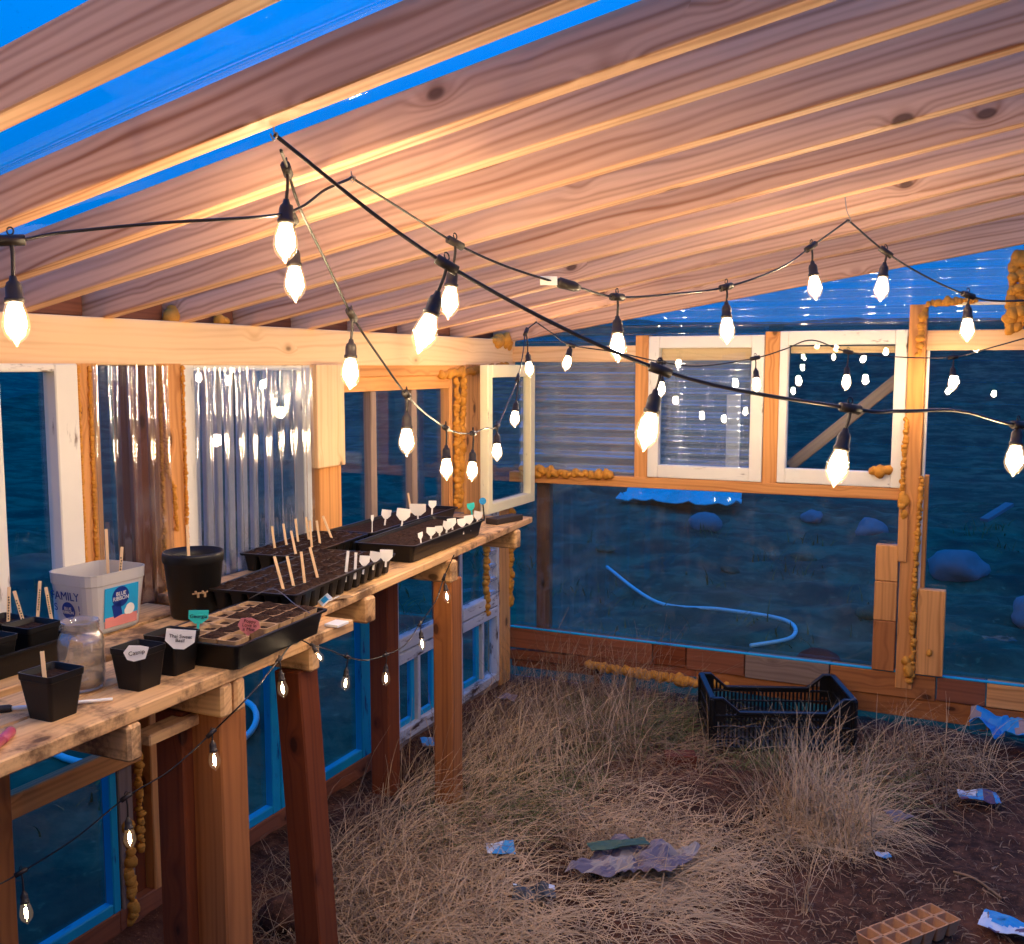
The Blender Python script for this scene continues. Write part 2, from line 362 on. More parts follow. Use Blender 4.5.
CORDS = {'near': [(-0.913, 1.188, 1.871), (-0.759, 1.406, 1.705), (-0.471, 1.587, 1.544), (-0.201, 1.781, 1.48), (-0.129, 1.869, 1.473), (-0.037, 1.989, 1.47), (0.061, 2.119, 1.441), (0.174, 2.282, 1.445)],
  'mid': [(-1.309, 0.922, 1.722), (-1.274, 1.049, 1.729), (-1.219, 1.087, 1.741), (-1.126, 1.188, 1.762), (-1.019, 1.306, 1.781), (-0.997, 1.362, 1.801), (-0.988, 1.415, 1.835), (-0.9742, 1.4623, 1.8582), (-0.972, 1.47, 1.862), (-0.9703, 1.4888, 1.8575), (-0.96, 1.604, 1.83), (-0.93, 1.757, 1.784), (-0.872, 1.835, 1.749), (-0.811, 1.916, 1.724), (-0.764, 1.991, 1.71), (-0.727, 2.117, 1.698), (-0.652, 2.264, 1.711), (-0.561, 2.419, 1.735), (-0.467, 2.58, 1.789), (-0.416, 2.721, 1.852), (-0.3446, 2.7606, 1.9105), (-0.333, 2.767, 1.92), (-0.3203, 2.7716, 1.9087), (-0.242, 2.8, 1.839), (-0.15, 2.858, 1.78), (-0.048, 2.933, 1.733), (0.041, 3.028, 1.721), (0.253, 3.239, 1.741)],
  'far': [(-0.916, 1.207, 1.853), (-1.006, 1.342, 1.856), (-1.024, 1.395, 1.807), (-1.095, 1.565, 1.741), (-1.16, 1.746, 1.652), (-1.175, 1.874, 1.567), (-1.181, 1.994, 1.485), (-1.291, 2.27, 1.431), (-1.384, 2.552, 1.375), (-1.417, 2.701, 1.351), (-1.449, 2.85, 1.341), (-1.482, 3.002, 1.347), (-1.512, 3.154, 1.345), (-1.544, 3.314, 1.422), (-1.578, 3.474, 1.506), (-1.606, 3.583, 1.603), (-1.64, 3.687, 1.683), (-1.6108, 3.7042, 1.7165), (-1.606, 3.707, 1.722), (-1.5979, 3.7102, 1.716), (-1.548, 3.73, 1.679), (-1.478, 3.756, 1.632), (-1.32, 3.826, 1.605), (-1.154, 3.898, 1.566), (-1.015, 3.961, 1.55), (-0.82, 4.054, 1.581), (-0.715, 4.106, 1.616), (-0.62, 4.154, 1.651), (-0.49, 4.209, 1.605), (-0.304, 4.292, 1.585), (-0.115, 4.379, 1.585), (0.014, 4.277, 1.618), (0.241, 4.223, 1.687)],
  'low': [(-1.652, 1.144, 0.593), (-1.606, 1.21, 0.603), (-1.59, 1.263, 0.612), (-1.541, 1.346, 0.652), (-1.493, 1.43, 0.709), (-1.452, 1.507, 0.742), (-1.414, 1.587, 0.798), (-1.359, 1.642, 0.868), (-1.417, 1.818, 0.891), (-1.456, 1.934, 0.903), (-1.421, 1.948, 0.892), (-1.485, 2.111, 0.83), (-1.5, 2.21, 0.784), (-1.508, 2.313, 0.747), (-1.511, 2.42, 0.733), (-1.514, 2.53, 0.734), (-1.55, 2.682, 0.758), (-1.532, 2.753, 0.82), (-1.536, 2.813, 0.881), (-1.496, 2.807, 0.957)]}
PLUG = ((-0.818, 1.907, 1.727), (-0.758, 1.993, 1.708))
HOOKS = [((-0.914, 1.19, 1.893), (-0.913, 1.188, 1.868)), ((-0.974, 1.471, 1.887), (-0.971, 1.47, 1.86)), ((-0.343, 2.771, 1.991), (-0.333, 2.767, 1.918)), ((-1.608, 3.711, 1.765), (-1.606, 3.707, 1.718))]
BACK_BULBS = [((-1.12, .42, 1.735), (-1.12, .42, 1.585), 'lit bulb on the cord behind the viewer, nearest the bench'), ((-.62, -.05, 1.80), (-.62, -.05, 1.65), 'lit bulb on the cord behind the viewer, second from the bench'), ((.10, -.30, 1.86), (.10, -.30, 1.71), 'lit bulb on the cord straight behind the viewer'), ((.85, .05, 1.92), (.85, .05, 1.77), 'lit bulb on the cord behind the viewer, toward the right wall'), ((1.25, .80, 1.92), (1.25, .80, 1.77), 'lit bulb by the right wall, out of the photo')]
BACK_CORD = [(-1.309, .922, 1.722), (-1.25, .65, 1.73), (-1.12, .42, 1.735), (-.9, .18, 1.76), (-.62, -.05, 1.80), (-.3, -.2, 1.82), (.10, -.30, 1.86), (.5, -.2, 1.88), (.85, .05, 1.92), (1.1, .4, 1.93), (1.25, .80, 1.92), (1.3, 1.1, 2.0)]
STICKS = [
  ('left', (-1.981, 1.574, 0.965), (-1.983, 1.583, 1.053), 'wooden stick at the left photo edge, in the pot of the long black tray'),
  ('left', (-1.931, 1.577, 0.965), (-1.957, 1.575, 1.048), 'wooden stick leaning left in front of the left edge stick, long black tray'),
  ('left', (-2.006, 1.675, 0.965), (-2.005, 1.685, 1.045), 'upright wooden stick left of the one touching the frosted tub'),
  ('left', (-1.954, 1.668, 0.965), (-1.968, 1.669, 1.037), 'wooden stick leaning against the lettered side of the frosted tub'),
  ('tub', (-1.965, 1.886, 0.986), (-1.962, 1.899, 1.095), 'printed wooden stick standing in the frosted ice cream tub'),
  ('tub', (-2.018, 1.904, 0.978), (-2.032, 1.916, 1.134), 'tall pale stick rising from the tub, left of the printed one'),
  ('round', (-1.863, 2.028, 1.047), (-1.872, 2.035, 1.138), 'wooden stick in the tall round black nursery pot'),
  ('front', (-1.537, 1.293, 0.956), (-1.547, 1.297, 1.03), 'weathered wooden stick in the nearest small square pot'),
  ('mid', (-1.611, 2.093, 0.975), (-1.637, 2.091, 1.064), 'leftmost of four tall wooden sticks in the front cell tray'),
  ('mid', (-1.609, 2.133, 0.975), (-1.629, 2.133, 1.058), 'second from left of four tall wooden sticks in the front cell tray'),
  ('mid', (-1.605, 2.175, 0.975), (-1.618, 2.179, 1.063), 'third from left of four tall wooden sticks in the front cell tray'),
  ('mid', (-1.614, 2.246, 0.975), (-1.638, 2.245, 1.063), 'rightmost of four tall wooden sticks in the front cell tray, leaning left'),
  ('midw', (-1.588, 2.34, 0.975), (-1.585, 2.349, 1.039), 'left of two pale upright sticks at the front cell tray rim'),
  ('midw', (-1.585, 2.382, 0.975), (-1.585, 2.388, 1.028), 'right of two pale upright sticks at the front cell tray rim'),
  ('back', (-1.983, 2.537, 0.98), (-1.995, 2.54, 1.054), 'leftmost wooden stick in the rear cell tray'),
  ('back', (-2.0, 2.618, 0.98), (-2.013, 2.62, 1.05), 'second wooden stick from left in the rear cell tray'),
  ('back', (-1.875, 2.499, 0.98), (-1.892, 2.5, 1.053), 'third wooden stick from left in the rear cell tray, nearest the front'),
  ('back', (-2.012, 2.694, 0.98), (-2.023, 2.698, 1.054), 'wooden stick at the rear of the rear cell tray, by the corrugated window'),
  ('back', (-1.985, 2.717, 0.98), (-1.998, 2.72, 1.058), 'rear of two crossing wooden sticks in the rear cell tray'),
  ('back', (-1.903, 2.619, 0.98), (-1.913, 2.624, 1.066), 'front of two crossing wooden sticks in the rear cell tray'),
  ('back', (-1.924, 2.692, 0.98), (-1.937, 2.694, 1.054), 'second wooden stick from right in the rear cell tray'),
  ('back', (-1.939, 2.781, 0.98), (-1.97, 2.776, 1.056), 'rightmost wooden stick in the rear cell tray, leaning left'),
  ('far', (-2.032, 3.453, 0.985), (-2.045, 3.455, 1.052), 'short wooden stick among white labels in the far rear tray'),
]
TAGS = [
  ((-1.903, 2.969, 0.985), (-1.897, 2.977, 1.026), 0.024, 'w', '', 'narrow turned white plant label at the left of the far rear tray'),
  ((-1.959, 3.144, 0.985), (-1.957, 3.148, 1.015), 0.036, 'w', '', 'white plant label beside the muntin foot, far rear tray'),
  ((-1.879, 3.129, 0.985), (-1.875, 3.135, 1.021), 0.050, 'w', '', 'white plant label left of the wide lettered one, far rear tray'),
  ((-1.9, 3.28, 0.985), (-1.898, 3.284, 1.018), 0.064, 'w', '', 'wide white plant label in front of the short wooden stick, far rear tray'),
  ((-1.916, 3.416, 0.985), (-1.917, 3.419, 1.02), 0.031, 'w', '', 'white plant label alone at the rear of the far rear tray'),
  ((-1.751, 3.433, 0.985), (-1.753, 3.436, 1.019), 0.030, 't', '', 'small teal plant label near the far end of the trays'),
  ((-1.698, 3.429, 0.985), (-1.697, 3.436, 1.042), 0.027, 'b', '', 'round blue plant label at the very end of the trays'),
  ((-1.68, 2.986, 0.96), (-1.681, 2.989, 0.994), 0.031, 'w', '', 'first of seven white labels along the front rim of the right tray'),
  ((-1.671, 3.034, 0.96), (-1.673, 3.037, 0.994), 0.027, 'w', '', 'second of seven white labels along the front rim of the right tray'),
  ((-1.692, 3.116, 0.96), (-1.689, 3.121, 0.995), 0.032, 'w', '', 'third of seven white labels along the front rim of the right tray'),
  ((-1.701, 3.184, 0.96), (-1.699, 3.188, 0.996), 0.032, 'w', '', 'fourth of seven white labels along the front rim of the right tray'),
  ((-1.678, 3.218, 0.96), (-1.677, 3.223, 0.992), 0.032, 'w', '', 'fifth of seven white labels along the front rim of the right tray'),
  ((-1.687, 3.29, 0.96), (-1.688, 3.293, 0.993), 0.033, 'w', '', 'sixth of seven white labels along the front rim of the right tray'),
  ((-1.706, 3.385, 0.96), (-1.704, 3.39, 0.994), 0.034, 'w', '', 'last of seven white labels along the front rim of the right tray'),
  ((-1.671, 2.904, 0.96), (-1.673, 2.907, 0.993), 0.010, 'w', '', 'thin edge-on white label at the near end of the right tray'),
  ((-1.588, 2.429, 0.97), (-1.585, 2.434, 0.998), 0.031, 'w', '', 'white label at the front cell tray rim, right of two pale sticks'),
  ((-1.593, 2.491, 0.97), (-1.591, 2.496, 0.999), 0.032, 'w', '', 'white label second from right on the front cell tray rim'),
  ((-1.585, 2.545, 0.97), (-1.583, 2.549, 0.994), 0.038, 'w', '', 'white label at the right corner of the front cell tray'),
  ((-1.508, 1.491, 0.95), (-1.512, 1.494, 0.982), 0.048, 'p', 'Catnip', 'crumpled white paper label in the left of two front square pots'),
  ((-1.491, 1.582, 0.955), (-1.494, 1.584, 0.99), 0.058, 'w', 'Thai Sweet\nBasil', 'white label reading Thai Sweet Basil in a square pot'),
  ((-1.595, 1.757, 0.95), (-1.6, 1.758, 0.986), 0.043, 't', 'Georgia', 'teal label reading Georgia before the round pot'),
  ((-1.461, 1.764, 0.945), (-1.467, 1.765, 0.978), 0.049, 'k', 'Poppy\nLove in\na Mist', 'dusty pink lettered label in the peat pot tray'),
]

# ------------------------------------------------------------------ ground
def gz(x, y):
    return 0.022 * noise.noise(Vector((x * 1.7, y * 1.7, 0.3))) + 0.012 * noise.noise(Vector((x * 6, y * 6, 2.0)))
def grid(name, x0, x1, y0, y1, step, fz, mat):
    nx = int((x1 - x0) / step); ny = int((y1 - y0) / step)
    vs = [(x0 + (x1 - x0) * i / nx, y0 + (y1 - y0) * j / ny, fz(x0 + (x1 - x0) * i / nx, y0 + (y1 - y0) * j / ny)) for i in range(nx + 1) for j in range(ny + 1)]
    fs = [(i * (ny + 1) + j, (i + 1) * (ny + 1) + j, (i + 1) * (ny + 1) + j + 1, i * (ny + 1) + j + 1) for i in range(nx) for j in range(ny)]
    return struct(py_obj(name, vs, fs, mat, None, True))
def floor_z(x, y):
    n = noise.noise(Vector((x * 22, y * 22, 5))); return gz(x, y) + 0.006 * n + 0.004 * noise.noise(Vector((x * 60, y * 60, 1)))
grid('floor', -2.2, 2.5, -1.3, 4.62, 0.022, floor_z, M['earth'])
def out_z(x, y):
    d = max(0.0, max(y - 4.7, -2.3 - x))
    if x > -2.25 and y < 4.7: return -0.25
    h = 0.10 * noise.noise(Vector((x * 0.5, y * 0.5, 7))) + 0.05 * noise.noise(Vector((x * 1.7, y * 1.7, 3)))
    return -0.10 + h * min(1, d) + 0.02 * d + (max(0, d - 14) * 0.13) * (1 + 0.25 * noise.noise(Vector((x * 0.08, y * 0.08, 1))))
grid('ground', -38, 22, -10, 40, 0.4, lambda x, y: out_z(x, y) - (0.25 if -7.6 < x < 3.6 and 0.4 < y < 11.6 else 0.0), M['outside'])
def yard_z(x, y):
    n = noise.noise(Vector((x * 2.6, y * 2.6, 1))) * .6 + noise.noise(Vector((x * 6, y * 6, 4))) * .4
    return out_z(x, y) + 0.075 * max(-.4, n) * min(1.0, max(0.0, max(y - 4.7, -2.3 - x)) * 2)
grid('ground', -8, -2.25, 0, 12, 0.09, yard_z, M['outside'])
grid('ground', -2.25, 4, 4.66, 12, 0.07, yard_z, M['outside'])

# ------------------------------------------------------------------ helpers for the walls
def wall_map(side):
    if side == 'left': return (lambda u, z, o=0.0: (-2.12 + o, u, z)), (1, 0, 0)
    return (lambda u, z, o=0.0: (u, 4.56 - o, z)), (0, -1, 0)
def window(side, idx, u0, u1, z0, z1, fw, mat, off=0.02, thick=0.045, muntins=(), bars=(), pane=None, mw=0.035, munmat=None):
    P, nr = wall_map(side)
    root = struct(empty('window_%d' % idx))
    l, r, b, t = fw
    if l: board('stile', P(u0 + l / 2, z0, off), P(u0 + l / 2, z1, off), l, thick, mat, root, nr)
    if r: board('stile', P(u1 - r / 2, z0, off), P(u1 - r / 2, z1, off), r, thick, mat, root, nr)
    if b: board('rail', P(u0 + l, z0 + b / 2, off - .001), P(u1 - r, z0 + b / 2, off - .001), b, thick, mat, root, nr)
    if t: board('rail', P(u0 + l, z1 - t / 2, off - .001), P(u1 - r, z1 - t / 2, off - .001), t, thick, mat, root, nr)
    for m in muntins: board('muntin', P(m, z0 + b, off), P(m, z1 - t, off), mw, thick * 0.8, munmat or mat, root, nr)
    for (zz, hh) in bars: board('rail', P(u0 + l, zz, off + .002), P(u1 - r, zz, off + .002), hh, thick, mat, root, nr)
    bm = bmesh.new()
    c = P((u0 + l + u1 - r) / 2, (z0 + b + z1 - t) / 2, off - 0.008)
    du = u1 - r - u0 - l + 0.01; dz = z1 - t - z0 - b + 0.01
    add_box(bm, c, (0.004, du, dz) if side == 'left' else (du, 0.004, dz))
    mesh_obj('pane', bm, pane or M['glass'], root)
    return root

# ------------------------------------------------------------------ left wall
WL = struct(empty('wall_left')); P, nr = wall_map('left')
def lw(name, u0, z0, u1, z1, width, mat, off=0.02, thick=0.06): return board(name, P(u0, z0, off), P(u1, z1, off), width, thick, mat, WL, nr)
lw('header_beam', 0.2, 1.614, 4.56, 1.614, 0.124, M['beam'], 0.015, 0.04)
def lpost(a, b, z0, z1, mat, off=0.0, thick=0.07, name='wall_post'): return lw(name, (a + b) / 2, z0, (a + b) / 2, z1, b - a, mat, off, thick)
lpost(1.886, 1.962, 0.86, 1.56, M['stud'])
lpost(2.10, 2.162, 0.86, 1.56, M['brown'], -0.03)
lpost(2.164, 2.266, 0.86, 1.56, M['stud'])
lpost(2.93, 3.05, 0.86, 1.56, M['stud'], -0.005)
lpost(2.882, 3.048, 1.20, 1.556, M['beam'], 0.045, 0.03, 'cap_board')
lpost(4.03, 4.25, 0.86, 1.56, M['stud'])
lw('head_board', 3.05, 1.535, 4.03, 1.535, 0.05, M['stud'], 0.005, 0.05)
lw('wall_board', 2.26, 0.872, 4.5, 0.872, 0.05, M['grey_wood'], 0.0, 0.05)
for u in (1.889, 1.926, 2.17, 2.262): foam_bead([P(u, 0.92, 0.04), P(u + 0.002, 1.55, 0.04)], 0.0042, WL, 0.004, int(u * 100))
foam_bead([P(2.185, 1.55, .045), P(2.185, 1.26, .045), P(2.195, 1.235, .045), P(2.21, 1.21, .045), P(2.215, 1.08, .045)], 0.005, WL, 0.004, 77)
foam_bead([P(3.95, 0.93, 0.03), P(3.955, 1.50, 0.03)], 0.013, WL, 0.008, 5)
foam_bead([P(4.0, 0.93, 0.02), P(4.0, 1.54, 0.04)], 0.014, WL, 0.009, 8)
foam_bead([P(3.80, 1.51, 0.03), P(4.45, 1.552, 0.04)], 0.014, WL, 0.009, 6)
foam_bead([P(4.33, 1.66, 0.03), P(4.54, 1.67, 0.03)], 0.028, WL, 0.03, 9)
foam_bead([P(2.27, 1.695, 0.0), P(2.36, 1.69, 0.0)], 0.024, WL, 0.025, 10)
foam_bead([P(2.46, 1.69, 0.0), P(2.52, 1.69, 0.0)], 0.018, WL, 0.02, 11)
window('left', 1, 1.60, 1.885, 0.86, 1.556, (0.06, 0.07, 0.05, 0.02), M['white_paint'], 0.025)
window('left', 2, 2.268, 2.884, 0.86, 1.556, (0.05, 0.045, 0.03, 0.02), M['white_paint'], 0.01)
corrugated('corrugated_sheet', P(2.30, 0.90, 0.05), (0, 0, 1), (0, 1, 0), 0.645, 0.565, 0.066, 0.012, M['corrugated_left'], WL)
corrugated('corrugated_sheet', P(1.93, 0.90, 0.05), (0, 0, 1), (0, 1, 0), 0.65, 0.255, 0.066, 0.012, M['corrugated_left'], WL)
for i, u in enumerate((2.37, 2.44, 2.50, 2.545, 2.60, 2.66, 2.72, 2.80)):
    board('batten', P(u, 0.86, -0.09), P(u + 0.01, 1.55, -0.09), 0.024 + 0.006 * (i % 3), 0.02, M['pale_batten'], WL, nr)
window('left', 3, 3.05, 3.93, 0.86, 1.51, (0.025, 0.03, 0.04, 0.055), M['stud'], 0.0, muntins=(3.303, 3.61), mw=0.04, munmat=M['grey_wood'])
# lower left wall, under the bench
lw('window_head_board', 0.6, 0.51, 2.02, 0.51, 0.06, M['stud'], 0.06, 0.035)
lpost(1.972, 2.022, 0.0, 0.86, M['grey_wood'])
lpost(2.024, 2.09, 0.0, 0.86, M['leg_dark'], -0.03)
lpost(2.092, 2.166, 0.0, 0.86, M['stud'])
lpost(2.21, 2.30, 0.0, 0.86, M['brown'], -0.02)
foam_bead([P(2.19, 0.02, 0.03), P(2.188, 0.48, 0.03)], 0.014, WL, 0.014, 14)
foam_bead([P(2.0, 0.02, 0.035), P(2.0, 0.3, 0.035)], 0.014, WL, 0.014, 15)
foam_bead([P(2.05, 0.2, 0.03), P(2.05, 0.5, 0.03)], 0.010, WL, 0.012, 16)
lpost(3.235, 3.40, 0.0, 0.86, M['brown'])
lpost(3.83, 3.95, 0.0, 0.86, M['brown'])
lpost(4.365, 4.48, 0.0, 0.90, M['stud'], 0.01)
for a, b, m in ((0.6, 1.96, 'brown'), (1.96, 3.24, 'brown'), (3.24, 4.5, 'grey_wood')):
    lw('sill_plate', a, 0.03, b, 0.03, 0.07, M[m], 0.0, 0.07)
window('left', 4, 0.9, 1.966, 0.065, 0.86, (0.04, 0.026, 0.03, 0.03), M['skylit_blue'], 0.02, 0.03)
window('left', 5, 2.30, 2.668, 0.065, 0.86, (0.03, 0.042, 0.03, 0.03), M['skylit_blue'], 0.02, 0.03)
window('left', 6, 2.672, 3.232, 0.065, 0.86, (0.03, 0.068, 0.035, 0.03), M['skylit_blue'], 0.02, 0.03)
window('left', 7, 3.40, 3.83, 0.03, 0.86, (0.03, 0.03, 0.05, 0.03), M['peeling'], 0.02, muntins=(), bars=((0.435, 0.055), (0.378, 0.045)))
window('left', 8, 3.95, 4.36, 0.03, 0.86, (0.03, 0.024, 0.04, 0.03), M['peeling'], 0.02, muntins=(), bars=((0.435, 0.055), (0.378, 0.045)))
for k, u in ((7, 3.60), (7, 3.775), (8, 4.2)):
    wr = bpy.data.objects['window_%d' % k]
    board('muntin', P(u, 0.08, .02), P(u, 0.356, .02), 0.022, 0.03, M['peeling'], wr, nr)
    board('glazing_frame', P(u - 0.03, 0.08, .01), P(u - 0.03, 0.356, .01), 0.03, 0.02, M['skylit_blue'], wr, nr)
    board('glazing_frame', P(u - 0.16, 0.09, .008), P(u - 0.02, 0.09, .008), 0.025, 0.02, M['skylit_blue'], wr, nr)
corrugated('corrugated_sheet', P(4.22, 0.39, 0.03), (0, 1, 0), (0, 0, 1), 0.26, 0.47, 0.066, 0.012, M['corrugated'], WL)
foam_bead([P(4.225, 0.39, 0.04), P(4.225, 0.85, 0.04)], 0.014, WL, 0.015, 17)
foam_bead([P(4.485, 0.39, 0.04), P(4.485, 0.85, 0.04)], 0.018, WL, 0.016, 18)

# ------------------------------------------------------------------ far wall
WF = struct(empty('wall_far')); Q, nq = wall_map('far')
def fw(name, u0, z0, u1, z1, width, mat, off=0.02, thick=0.06): return board(name, Q(u0, z0, off), Q(u1, z1, off), width, thick, mat, WF, nq)
def fpost(a, b, z0, z1, mat, off=0.0, thick=0.07, name='wall_post'): return fw(name, (a + b) / 2, z0, (a + b) / 2, z1, b - a, mat, off, thick)
fw('header_beam', -2.1, 1.607, -1.43, 1.607, 0.076, M['beam'], 0.0, 0.06)
fw('middle_rail', -2.1, 1.010, -0.29, 1.016, 0.05, M['stud'], 0.012, 0.06)
foam_bead([Q(-2.03, 1.03, 0.05), Q(-1.8, 1.04, 0.05), Q(-1.56, 1.04, 0.05)], 0.017, WF, 0.014, 21)
foam_bead([Q(-2.03, 1.045, 0.045), Q(-1.86, 1.045, 0.045)], 0.02, WF, 0.02, 22)
corrugated('corrugated_sheet', Q(-2.06, 1.035, 0.0), (1, 0, 0), (0, 0, 1), 0.6, 0.54, 0.066, 0.012, M['corrugated'], WF)
fpost(-1.462, -1.398, 1.033, 1.69, M['stud'])
window('far', 9, -1.397, -0.875, 1.040, 1.685, (0.05, 0.055, 0.058, 0.055), M['white_paint'], 0.02)
fw('head_board', -1.35, 1.603, -0.93, 1.603, 0.055, M['beam'], -0.02, 0.03)
corrugated('corrugated_sheet', Q(-1.36, 1.08, -0.03), (1, 0, 0), (0, 0, 1), 0.45, 0.5, 0.055, 0.011, M['corrugated'], WF)
fpost(-1.06, -1.0, 1.05, 1.42, M['white_paint'], -0.08, 0.02, 'batten')
fpost(-0.873, -0.809, 1.033, 1.70, M['stud'])
window('far', 10, -0.808, -0.290, 1.042, 1.70, (0.035, 0.05, 0.064, 0.06), M['white_paint'], 0.02)
fw('head_board', -0.77, 1.62, -0.34, 1.62, 0.03, M['beam'], -0.02, 0.03)
board('brace', Q(-0.78, 1.10, -0.12), Q(-0.33, 1.50, -0.12), 0.05, 0.03, M['grey_wood'], WF, nq)
foam_bead([Q(-0.42, 1.115, 0.04), Q(-0.345, 1.118, 0.04)], 0.022, WF, 0.014, 23)
fpost(-0.289, -0.222, 0.19, 1.80, M['stud'], 0.0, 0.10)
foam_bead([Q(-0.292, 0.98, 0.05), Q(-0.285, 1.34, 0.05)], 0.010, WF, 0.01, 24)
foam_bead([Q(-0.29, 1.0, 0.055), Q(-0.28, 0.93, 0.055)], 0.020, WF, 0.02, 25)
foam_bead([Q(-0.222, 0.24, 0.06), Q(-0.228, 0.58, 0.06), Q(-0.218, 1.06, 0.055), Q(-0.215, 1.10, 0.055)], 0.010, WF, 0.011, 26)
foam_bead([Q(-0.235, 0.23, 0.065), Q(-0.245, 0.33, 0.065)], 0.018, WF, 0.016, 27)
foam_bead([Q(-0.25, 1.60, 0.05), Q(-0.235, 1.78, 0.05)], 0.013, WF, 0.012, 28)
fpost(-0.30, -0.262, 0.735, 1.0, M['stud'], 0.045, 0.03, 'filler_board')
for z0, z1, m in ((0.26, 0.475, 'leg'), (0.477, 0.645, 'stud'), (0.647, 0.80, 'stud')): fpost(-0.385, -0.295, z0, z1, M[m], 0.03, 0.05, 'filler_block')
fpost(-0.222, -0.19, 0.60, 1.10, M['stud'], 0.0, 0.03, 'filler_board')
fpost(-0.212, -0.105, 0.262, 0.625, M['stud'], 0.035, 0.05, 'filler_block')
foam_bead([Q(-0.16, 0.36, 0.065), Q(-0.15, 0.37, 0.065)], 0.012, WF, 0.01, 29)
fw('head_board', -0.222, 1.655, 1.9, 1.655, 0.082, M['beam'], 0.0, 0.05)
foam_bead([Q(-0.22, 1.80, 0.045), Q(-0.03, 1.815, 0.045)], 0.013, WF, 0.011, 30)
fw('white_bar', -0.22, 1.80, 1.9, 1.80, 0.014, M['white_paint'], 0.03, 0.015)
for i, (z0, z1) in enumerate(((1.69, 1.99), (1.70, 1.99), (1.72, 2.0), (1.69, 1.98), (1.7, 1.98))): foam_bead([Q(0.082 + 0.03 * i, z0, 0.04), Q(0.092 + 0.03 * i, z1, 0.04)], 0.020, WF, 0.014, 31 + i)
fpost(0.22, 0.29, 0.26, 2.0, M['stud'])
# the sill is pieced together from offcuts
for a, b, m, h in ((-2.1, -1.36, 'brown', 0.10), (-1.355, -1.20, 'leg_dark', 0.095), (-1.195, -0.93, 'brown', 0.10), (-0.925, -0.56, 'grey_wood', 0.105), (-0.555, -0.13, 'leg', 0.105), (-0.125, 0.06, 'brown', 0.10), (0.065, 0.9, 'stud', 0.10)):
    fw('sill_block', a, 0.255 - h / 2, b, 0.255 - h / 2, h, M[m], 0.01, 0.07)
board('sill_light_line', Q(-2.1, 0.259, 0.035), Q(1.9, 0.259, 0.035), 0.02, 0.008, M['skylit_blue'], WF)  # blue strip standing in for the light at the gap above the sill
fw('lower_board', -2.1, 0.115, -1.15, 0.145, 0.05, M['brown'], 0.02, 0.03)
fw('lower_board', -1.15, 0.12, 1.9, 0.085, 0.09, M['leg'], 0.02, 0.03)
fw('lower_board', -2.1, 0.075, -1.62, 0.08, 0.05, M['brown'], 0.0, 0.03)
fpost(-1.66, -1.63, 0.0, 0.14, M['brown'], 0.0, 0.03, 'batten')
fpost(-1.5, -1.46, 0.0, 0.14, M['grey_wood'], -0.01, 0.03, 'batten')
foam_bead([Q(-1.67, 0.115, 0.045), Q(-1.4, 0.105, 0.045), Q(-1.0, 0.095, 0.045)], 0.019, WF, 0.013, 41)
fpost(-1.984, -1.912, 0.25, 1.0, M['brown'], -0.05, 0.04)
w11 = window('far', 11, -2.08, -0.30, 0.26, 0.99, (0, 0, 0, 0), M['stud'], 0.0, pane=M['film'])
corrugated('plastic_sheet', Q(-1.91, 0.26, -0.012), (0, 0, 1), (1, 0, 0), 0.72, 0.37, 0.045, 0.004, M['film'], w11)
window('far', 12, -0.22, 1.9, 0.26, 1.616, (0.012, 0.012, 0, 0), M['white_paint'], 0.0, pane=M['glass'])
bm = bmesh.new(); add_box(bm, Q(-1.5, 0.07, -0.02), (1.2, 0.004, 0.15)); struct(mesh_obj('window_13', bm, M['film']))
def roofline(x): return 1.668 + 0.1557 * (x + 2.1)
corrugated('gable_sheet', Q(-2.1, 1.645, -0.02), (1, 0, 0), (0, 0, 1), 4.5, 0.75, 0.07, 0.013, M['gable'], WF, top=lambda x: roofline(x) + 0.07)

# ------------------------------------------------------------------ roof
CE = struct(empty('ceiling'))
RD = Vector((1, -0.080, 0.174)).normalized()
def rafter_pt(yw, x, dz=0.0): 
    t = (x + 2.09) / RD.x
    return Vector((-2.09, yw, 1.675 + dz)) + RD * t
RH = 0.074
for yw in (0.70, 0.985, 1.262, 1.515, 1.735, 2.005, 2.293, 2.598, 2.895, 3.235, 3.590, 4.04, -0.1, -0.5, 0.35):
    up = Vector((0, 0, 1))
    board('rafter', rafter_pt(yw, -2.30, RH / 2 * 1.015), rafter_pt(yw, 2.5, RH / 2 * 1.015), 0.038, RH, M['rafter'], CE, up, 0.002)
board('rafter', (-2.2, 4.50, roofline(-2.2) + .06), (2.5, 4.50, roofline(2.5) + .09), 0.04, RH + .055, M['rafter'], CE)
for a, b in zip((0.70, 0.985, 1.262, 1.515, 1.735, 2.005, 2.293, 2.598, 2.895, 3.235, 3.590, 4.04), (0.985, 1.262, 1.515, 1.735, 2.005, 2.293, 2.598, 2.895, 3.235, 3.590, 4.04, 4.48)):
    board('blocking', (-2.17, a + 0.03, 1.72), (-2.17, b - 0.02, 1.72), 0.03, 0.08, M['brown'], CE)
o0 = rafter_pt(-1.2, -2.35, RH + 0.022)
corrugated('roof_panel', o0, RD, (0, 1, 0), 4.95, 6.1, 0.19, 0.016, M['roof'], CE)
for x in (-0.55, 1.0):
    pass
for a, b in HOOKS:
    bm = bmesh.new(); pa = Vector(a); pb = Vector(b)
    pa.z = 1.675 + 0.174 * (pa.x + 2.09) + 0.004
    add_tube(bm, spline([pa, pa.lerp(pb, 0.6), pb + Vector((0.006, 0, 0.003)), pb + Vector((0, 0, -0.005)), pb + Vector((-0.006, 0, 0.004))], 4), 0.0013, 5)
    mesh_obj('wire_hook', bm, M['steel'], CE, True)

